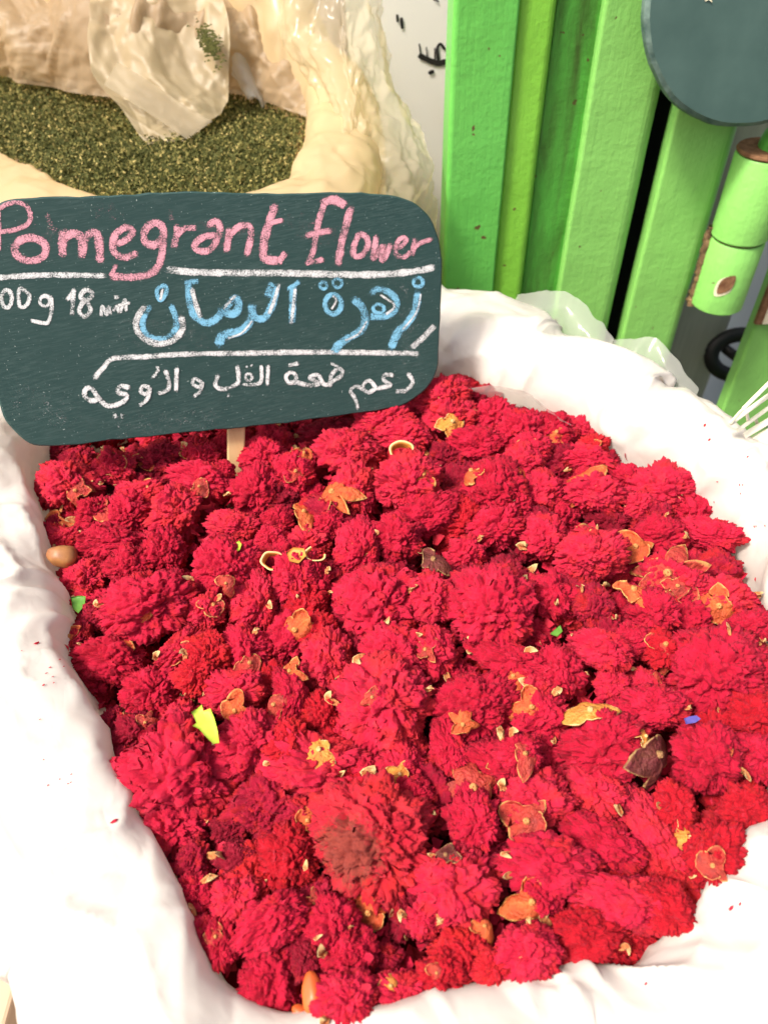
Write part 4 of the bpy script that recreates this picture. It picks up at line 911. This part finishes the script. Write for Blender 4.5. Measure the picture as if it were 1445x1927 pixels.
# ------------------------------------------------------------------ white lettered board between sack and gate
wb = empty('lettered_board', (0.05, 1.0, GZ)); tag(wb, 'white board with black Arabic lettering standing behind the plastic beside the green gate', 'sign')
pL, pR = on_y(690, 200, 1.0).x, on_y(870, 200, 1.0).x
mb = MB(); mb.box(pL - .02, pR, 1.0, 1.012, GZ, 0.232); o = mb.build('panel', M['white_wall'], wb); to_local(o, wb)
mb = MB(); mb.box(pL - .02, pR, 1.0, 1.012, 0.236, 0.62); o = mb.build('panel', M['white_wall'], wb); to_local(o, wb)
W_ = 200 / 964.0
def Cc(pts): return [(700 + x * W_, y * W_) for x, y in pts]
m_ = MB(); pj = lambda u, v, l: tuple(on_y(u, v, 0.9990 - l * .5))
for pts, wd in (([(440, 510), (480, 530), (560, 565), (610, 575), (660, 560)], 46), ([(600, 540), (592, 440), (620, 400), (655, 440)], 24), ([(440, 500), (428, 400)], 12), ([(500, 520), (492, 430)], 10), ([(570, 540), (568, 440)], 12),
                ([(525, 660), (548, 650)], 34), ([(228, 140), (232, 190)], 22), ([(268, 170), (272, 250)], 26), ([(560, -5), (600, 12)], 14)):
    m_ = MB(); chalk(m_, Cc(pts), wd * W_, pj); o = m_.build('letter_stroke', M['ink'], wb); to_local(o, wb)

# ------------------------------------------------------------------ green gate
GY = 0.80
gate = empty('green_gate', (0.3, GY, GZ)); tag(gate, 'green painted wooden gate with upright slats and a heavy barrel hinge', 'gate')
def gx(u, y=GY, v=300): return on_y(u, v, y).x
def prism_part(name, prof, z0, z1, mat, wob=0.0006, parent=gate, bev=0.003):
    m_ = MB(); m_.prism(prof, z0, z1, 24)
    V_ = []
    for (x, y, z) in m_.V:
        q_ = Vector((x * 30, y * 30, z * 14)); V_.append((x + wob * noise.noise(q_), y + wob * noise.noise(q_ + Vector((9, 0, 0))), z))
    m_.V = V_; o = m_.build(name, mat, parent, False, bev); to_local(o, parent); return o
def slat(x0, x1, mat='green', yo=0.0, depth=.020, z0=GZ + .05, z1=.62, r=.015):
    y0_ = GY + yo; n = 7
    prof = [(x0 + .0025, y0_), (x1 - r, y0_)] + [(x1 - r + r * math.sin(a), y0_ + r - r * math.cos(a)) for a in np.linspace(.25, math.pi / 2, n)] + [(x1, y0_ + depth), (x0, y0_ + depth), (x0, y0_ + .0025)]
    return prism_part('slat', prof, z0, z1, M[mat], bev=.0012)
# stile: cool face, chamfer tinted for the light it faces, grimy recessed face
x0, x1, x2, x3 = gx(840), gx(948), gx(1004), gx(1078)
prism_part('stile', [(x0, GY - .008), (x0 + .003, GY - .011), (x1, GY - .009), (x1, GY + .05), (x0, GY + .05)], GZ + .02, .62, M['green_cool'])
prism_part('chamfer_strip', [(x1 + .0005, GY - .002), (x2, GY - .004), (x2 + .004, GY + .0), (x2 + .004, GY + .05), (x1 + .0005, GY + .05)], GZ + .02, .62, M['green_lit'])
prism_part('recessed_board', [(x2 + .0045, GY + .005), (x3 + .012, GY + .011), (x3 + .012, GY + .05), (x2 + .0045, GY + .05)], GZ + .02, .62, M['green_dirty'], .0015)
xg = gx(1084)
prism_part('joint_strip', [(x3 + .013, GY + .008), (xg + .004, GY + .008), (xg + .004, GY + .024), (x3 + .013, GY + .024)], GZ + .02, .62, M['grey_wood'], .001, bev=0)
slat(gx(1090), gx(1220))
slat(gx(1250), gx(1378))
X4 = on_y(1386, 700, GY).x
slat(X4, X4 + .08)
slat(X4 + .1, X4 + .18)
# rails behind the slats keep the gate together
for zz in (-0.42, 0.46):
    m_ = MB(); m_.box(x0 + .02, gx(1600), GY + .021, GY + .045, zz, zz + .06); o = m_.build('rail', M['green'], gate, False, .002); to_local(o, gate)
# added black sheet standing in for the shade in the first gap
m_ = MB(); m_.box(gx(1095), gx(1300), GY + .05, GY + .06, GZ, .62); o = m_.build('gap_shade_board', M['gap_shade'], gate); to_local(o, gate)
# hinge
hy = GY - .022; hx = gx(1410, hy, 400); hr = (gx(1452, hy, 400) - gx(1352, hy, 400)) * .52
hx = on_y(1352, 400, hy).x + hr
def barrel(name, z0, z1, r, mat, parent, round_top=False, n=28):
    zs = [(z0, .93), (z0 + .002, 1), (z1 - .002, 1), (z1, .96)]
    Gq = np.array([[(hx + r * f * math.cos(a), hy + r * f * math.sin(a), z) for a in np.linspace(0, 2 * math.pi, n + 1)[:-1]] for z, f in zs])
    m_ = MB(); m_.grid(Gq, wrap_v=True); o0 = 0
    m_.F.append(tuple(range(n))[::-1]); m_.F.append(tuple(3 * n + i for i in range(n)))
    o = m_.build(name, mat, parent, True); to_local(o, parent); me = o.data
    md = o.modifiers.new('e', 'EDGE_SPLIT'); md.split_angle = math.radians(40); return o
zt, zm, zb = on_y(1400, 312, hy - hr).z, on_y(1390, 470, hy - hr).z, on_y(1370, 597, hy - hr).z
hg = barrel('hinge_barrel', zm + .0012, zt, hr, M['green'], gate)
hb2 = barrel('hinge_barrel', zb, zm - .0012, hr * .96, M['green'], gate)
barrel('hinge_washer', zt + .0005, zt + .0055, hr * 1.0, M['rust'], gate)
barrel('hinge_gap', zm - .0012, zm + .0012, hr * .86, M['rust'], gate)
# pin cap
Gq = np.array([[(hx + .012 + hr * .72 * math.cos(p_) * math.cos(a), hy + hr * .72 * math.cos(p_) * math.sin(a), zt + .0055 + .028 * math.sin(p_)) for a in np.linspace(0, 2 * math.pi, 21)[:-1]] for p_ in np.linspace(0, 1.5, 7)])
m_ = MB(); m_.grid(Gq, wrap_v=True); o = m_.build('pin_cap', M['green_dirty'], gate, True); to_local(o, gate)
# rusty pit and cream chip in the lower barrel
cp = on_y(1366, 537, hy - hr * .93)
def blot(name, u, v, ru, rv, tilt, lift, mat):
    V = []; c0 = on_y(u, v, hy)
    for i in range(18):
        a = 2 * math.pi * i / 18; q = abs(math.cos(a)) ** 1.2 * (1 if math.cos(a) > 0 else -1); w_ = math.sin(a) * (1 - .35 * q * q)
        uu = u + ru * (q * math.cos(tilt)) - rv * w_ * math.sin(tilt); vv = v + ru * q * math.sin(tilt) + rv * w_ * math.cos(tilt)
        d_ = ray(uu, vv); # onto the barrel
        R_ = hr * .96 + lift; A = d_.x ** 2 + d_.y ** 2; B = 2 * (d_.x * (-hx) + d_.y * (-hy)); Cq = hx * hx + hy * hy - R_ * R_
        ds = B * B - 4 * A * Cq; t_ = (-B - math.sqrt(max(0, ds))) / (2 * A); V.append(CAMP + d_ * t_)
    V.append(sum(V, Vector()) / 18 + (CAMP - c0).normalized() * .0008); m_ = MB(); m_.add(V, [(i, (i + 1) % 18, 18) for i in range(18)])
    o = m_.build(name, mat, hb2, True)
    return o
blot('paint_chip', 1362, 539, 26, 15, -.75, .0004, M['cream_paint']); blot('rust_pit', 1366, 536, 24, 12, -.75, .0010, M['rust'])
# weld bead between slat and hinge
m_ = MB(); pts = [on_y(u, v, GY - .014) for u, v in ((1340, 425), (1330, 455), (1322, 490), (1314, 525), (1306, 555), (1300, 572))]
m_.tube([tuple(p) for p in catmull([tuple(p) for p in pts], 40)], [.004 + .0025 * noise.noise(Vector((i * .7, 0, 0))) + .0025 * (i / 40) for i in range(len(catmull([tuple(p) for p in pts], 40)))], 9)
V_ = []
for p in m_.V: q_ = Vector(p); V_.append(q_ + Vector((1, -1, 1)) * .003 * noise.noise(q_ * 160))
m_.V = V_; o = m_.build('weld_bead', M['weld'], gate, True); to_local(o, gate)
# hinge leaf stub beyond the barrel with chipped cream paint
m_ = MB(); zz0, zz1 = on_y(1430, 605, GY).z, on_y(1430, 470, GY).z
m_.box(X4 - .005, X4 + .07, GY - .008, GY - .001, zz0, zz1); o = m_.build('hinge_leaf', M['rust'], gate, False, .001); to_local(o, gate)
m_ = MB(); m_.box(X4 + .003, X4 + .066, GY - .0095, GY - .0082, zz0 + .002, zz0 + .035); o = m_.build('paint_patch', M['cream_paint'], gate); to_local(o, gate)

# ------------------------------------------------------------------ seen through the gate
m_ = MB(); m_.box(.10, 2.2, 1.10, 1.16, GZ, 1.2); tag(m_.build('back_wall', M['blue_grey']), 'blue grey painted wall seen through the gap in the green gate', 'wall')
xg0 = on_y(1290, 650, .98).x; xg1 = on_y(1358, 650, .98).x
m_ = MB(); m_.box(xg0 - .05, xg1, .98, 1.02, GZ, .75, .003); tag(m_.build('grey_post', M['grey_wood']), 'weathered grey wooden post standing behind the green gate', 'post')
rc = on_y(1390, 668, .93); m_ = MB()
m_.tube([(rc.x + .042 * math.cos(a), rc.y + .03 * math.sin(a) * .5, rc.z + .026 * math.sin(a)) for a in np.linspace(0, 2 * math.pi, 33)[:-1]], .011, 12, True)
m_.tube([(rc.x + .02, rc.y, rc.z - .02), (rc.x + .01, rc.y + .06, rc.z - .03)], .008, 8)
tag(m_.build('ring_handle', M['black'], None, True), 'black round ring handle on the grey post behind the gate', 'handle')

# ------------------------------------------------------------------ round chalkboard hanging on the gate
dy = GY - .035
c0, rD = on_y(1456, -20, dy), None
ang = [(1215, 0), (1228, 50), (1262, 112), (1310, 160), (1370, 200), (1445, 228)]
k = 72; V = []; F = []; rD = (on_y(1215, -10, dy) - c0).length; tl = .16
for a in range(4):
    yy, sh = ((0, .955), (.004, .990), (.010, 1.0), (.012, .985))[a]
    for i in range(k):
        t = 2 * math.pi * i / k; r = rD * sh * (1 + .010 * noise.noise(Vector((math.cos(t) * 3, math.sin(t) * 3, 0))) + .006 * noise.noise(Vector((math.cos(t) * 14, math.sin(t) * 14, a * .6))))
        V.append((r * math.cos(t), yy, r * .98 * math.sin(t)))
for a in range(3):
    for i in range(k): F.append((a * k + i, a * k + (i + 1) % k, (a + 1) * k + (i + 1) % k, (a + 1) * k + i))
F.append(tuple(range(k))); F.append(tuple(3 * k + i for i in range(k))[::-1])
rd = empty('round_chalkboard', c0); tag(rd, 'blank round dark green slate chalkboard with chipped edge hanging on the gate', 'chalkboard')
rd.rotation_euler = (-tl, 0, 0)
M['slate'] = mat_simple('grey_green_slate', (0.048, 0.095, 0.082), (0.068, 0.125, 0.108), 25, 0.5, 0.4, bump=0.1)
obj('disc', mesh('disc', V[:k] + V[3 * k:], [tuple(range(k)), tuple(k + i for i in range(k))[::-1]], False), M['slate'], rd)
M['slate_edge'] = mat_simple('chipped_lit_slate_edge', (0.035, 0.08, 0.072), (0.17, 0.25, 0.22), 70, 0.5, 0.4, bump=0.5)  # pale tone holds both the chips and a painted edge highlight
obj('chipped_rim', mesh('chipped_rim', V, F[:-2], False), M['slate_edge'], rd)
m_ = MB(); m_.tube([(-.05, .012, rD * .9), (0, .03, rD * 1.4), (.05, .012, rD * .9)], .0012, 6); m_.build('hanging_wire', M['rust'], rd, True)
m_ = MB(); c1 = rd.matrix_world
sm = [(-.058, .008), (-.05, .012), (-.04, .009), (-.034, .002), (-.045, .006)]
cz = on_y(1325, 3, dy) - c0
m_.add([(cz.x + x * .35 + .018, -.0012, cz.z + z * .6 - .002) for x, z in sm] + [(cz.x, -.0005, cz.z)], [(0, 1, 2, 5), (2, 3, 4, 5)]); m_.build('chalk_smear', M['cream_paint'], rd)

# ------------------------------------------------------------------ white plastic basket at the right
bk = empty('plastic_basket', P3(1470, 830, .0)); tag(bk, 'cream white plastic basket with open slotted side beside the flower sack', 'basket')
def bar(name, u0, v0, u1, v1, z0, z1, wpx, th=.004):
    a = on_z(u0, v0, z0); b = on_z(u1, v1, z1); d_ = (b - a).normalized(); n_ = Vector((0, 0, 1)).cross(d_).normalized(); k_ = mpp(a) * wpx * .5
    up = Vector((0, 0, 1)) * .5 + n_ * .85; up.normalize()
    nn = d_.cross(up).normalized(); V = []
    for p in (a, b):
        for s, t in ((-1, -1), (1, -1), (1, 1), (-1, 1)): V.append(p + up * k_ * s + nn * th * .5 * t)
    o = obj(name, mesh(name, V, [(3, 2, 1, 0), (4, 5, 6, 7), (0, 1, 5, 4), (1, 2, 6, 5), (2, 3, 7, 6), (3, 0, 4, 7)], False), M['white_plastic'], bk); to_local(o, bk)
    m__ = o.modifiers.new('b', 'BEVEL'); m__.width = .0012; m__.segments = 2; return o
bar('rim', 1396, 771, 1560, 607, .075, .10, 8, .0025)
bar('slat', 1372, 798, 1560, 660, .06, .085, 9, .0025)
bar('slat', 1386, 811, 1560, 683, .05, .075, 8, .0025)
bar('slat', 1398, 821, 1560, 724, .04, .065, 13, .0025)
bar('rib', 1396, 771, 1372, 798, .075, .06, 7, .0025); bar('rib', 1404, 776, 1408, 796, .064, .05, 6, .0025); bar('rib', 1420, 786, 1426, 804, .05, .035, 6, .0025)
V = [on_z(u, v, z) for u, v, z in ((1400, 834, .035), (1560, 745, .06), (1600, 862, .02), (1432, 866, .02))]
nn = (V[1] - V[0]).cross(V[3] - V[0]).normalized()
o = obj('side_panel', mesh('side_panel', V + [v + nn * .003 for v in V], [(0, 1, 2, 3), (7, 6, 5, 4), (0, 1, 5, 4), (1, 2, 6, 5), (2, 3, 7, 6), (3, 0, 4, 7)], False), M['white_plastic'], bk); to_local(o, bk)

# ------------------------------------------------------------------ tan board at the lower left
p = on_z(0, 1880, -.20); p2 = on_z(24, 1880, -.20)
m_ = MB(); m_.box(p2.x - .30, p2.x, p.y - .25, p.y + .35, GZ, -.20, .004)
tag(m_.build('wooden_crate', M['tan_wood'], None, False, .003), 'plain tan wooden crate standing on the ground beside the flower sack', 'crate')
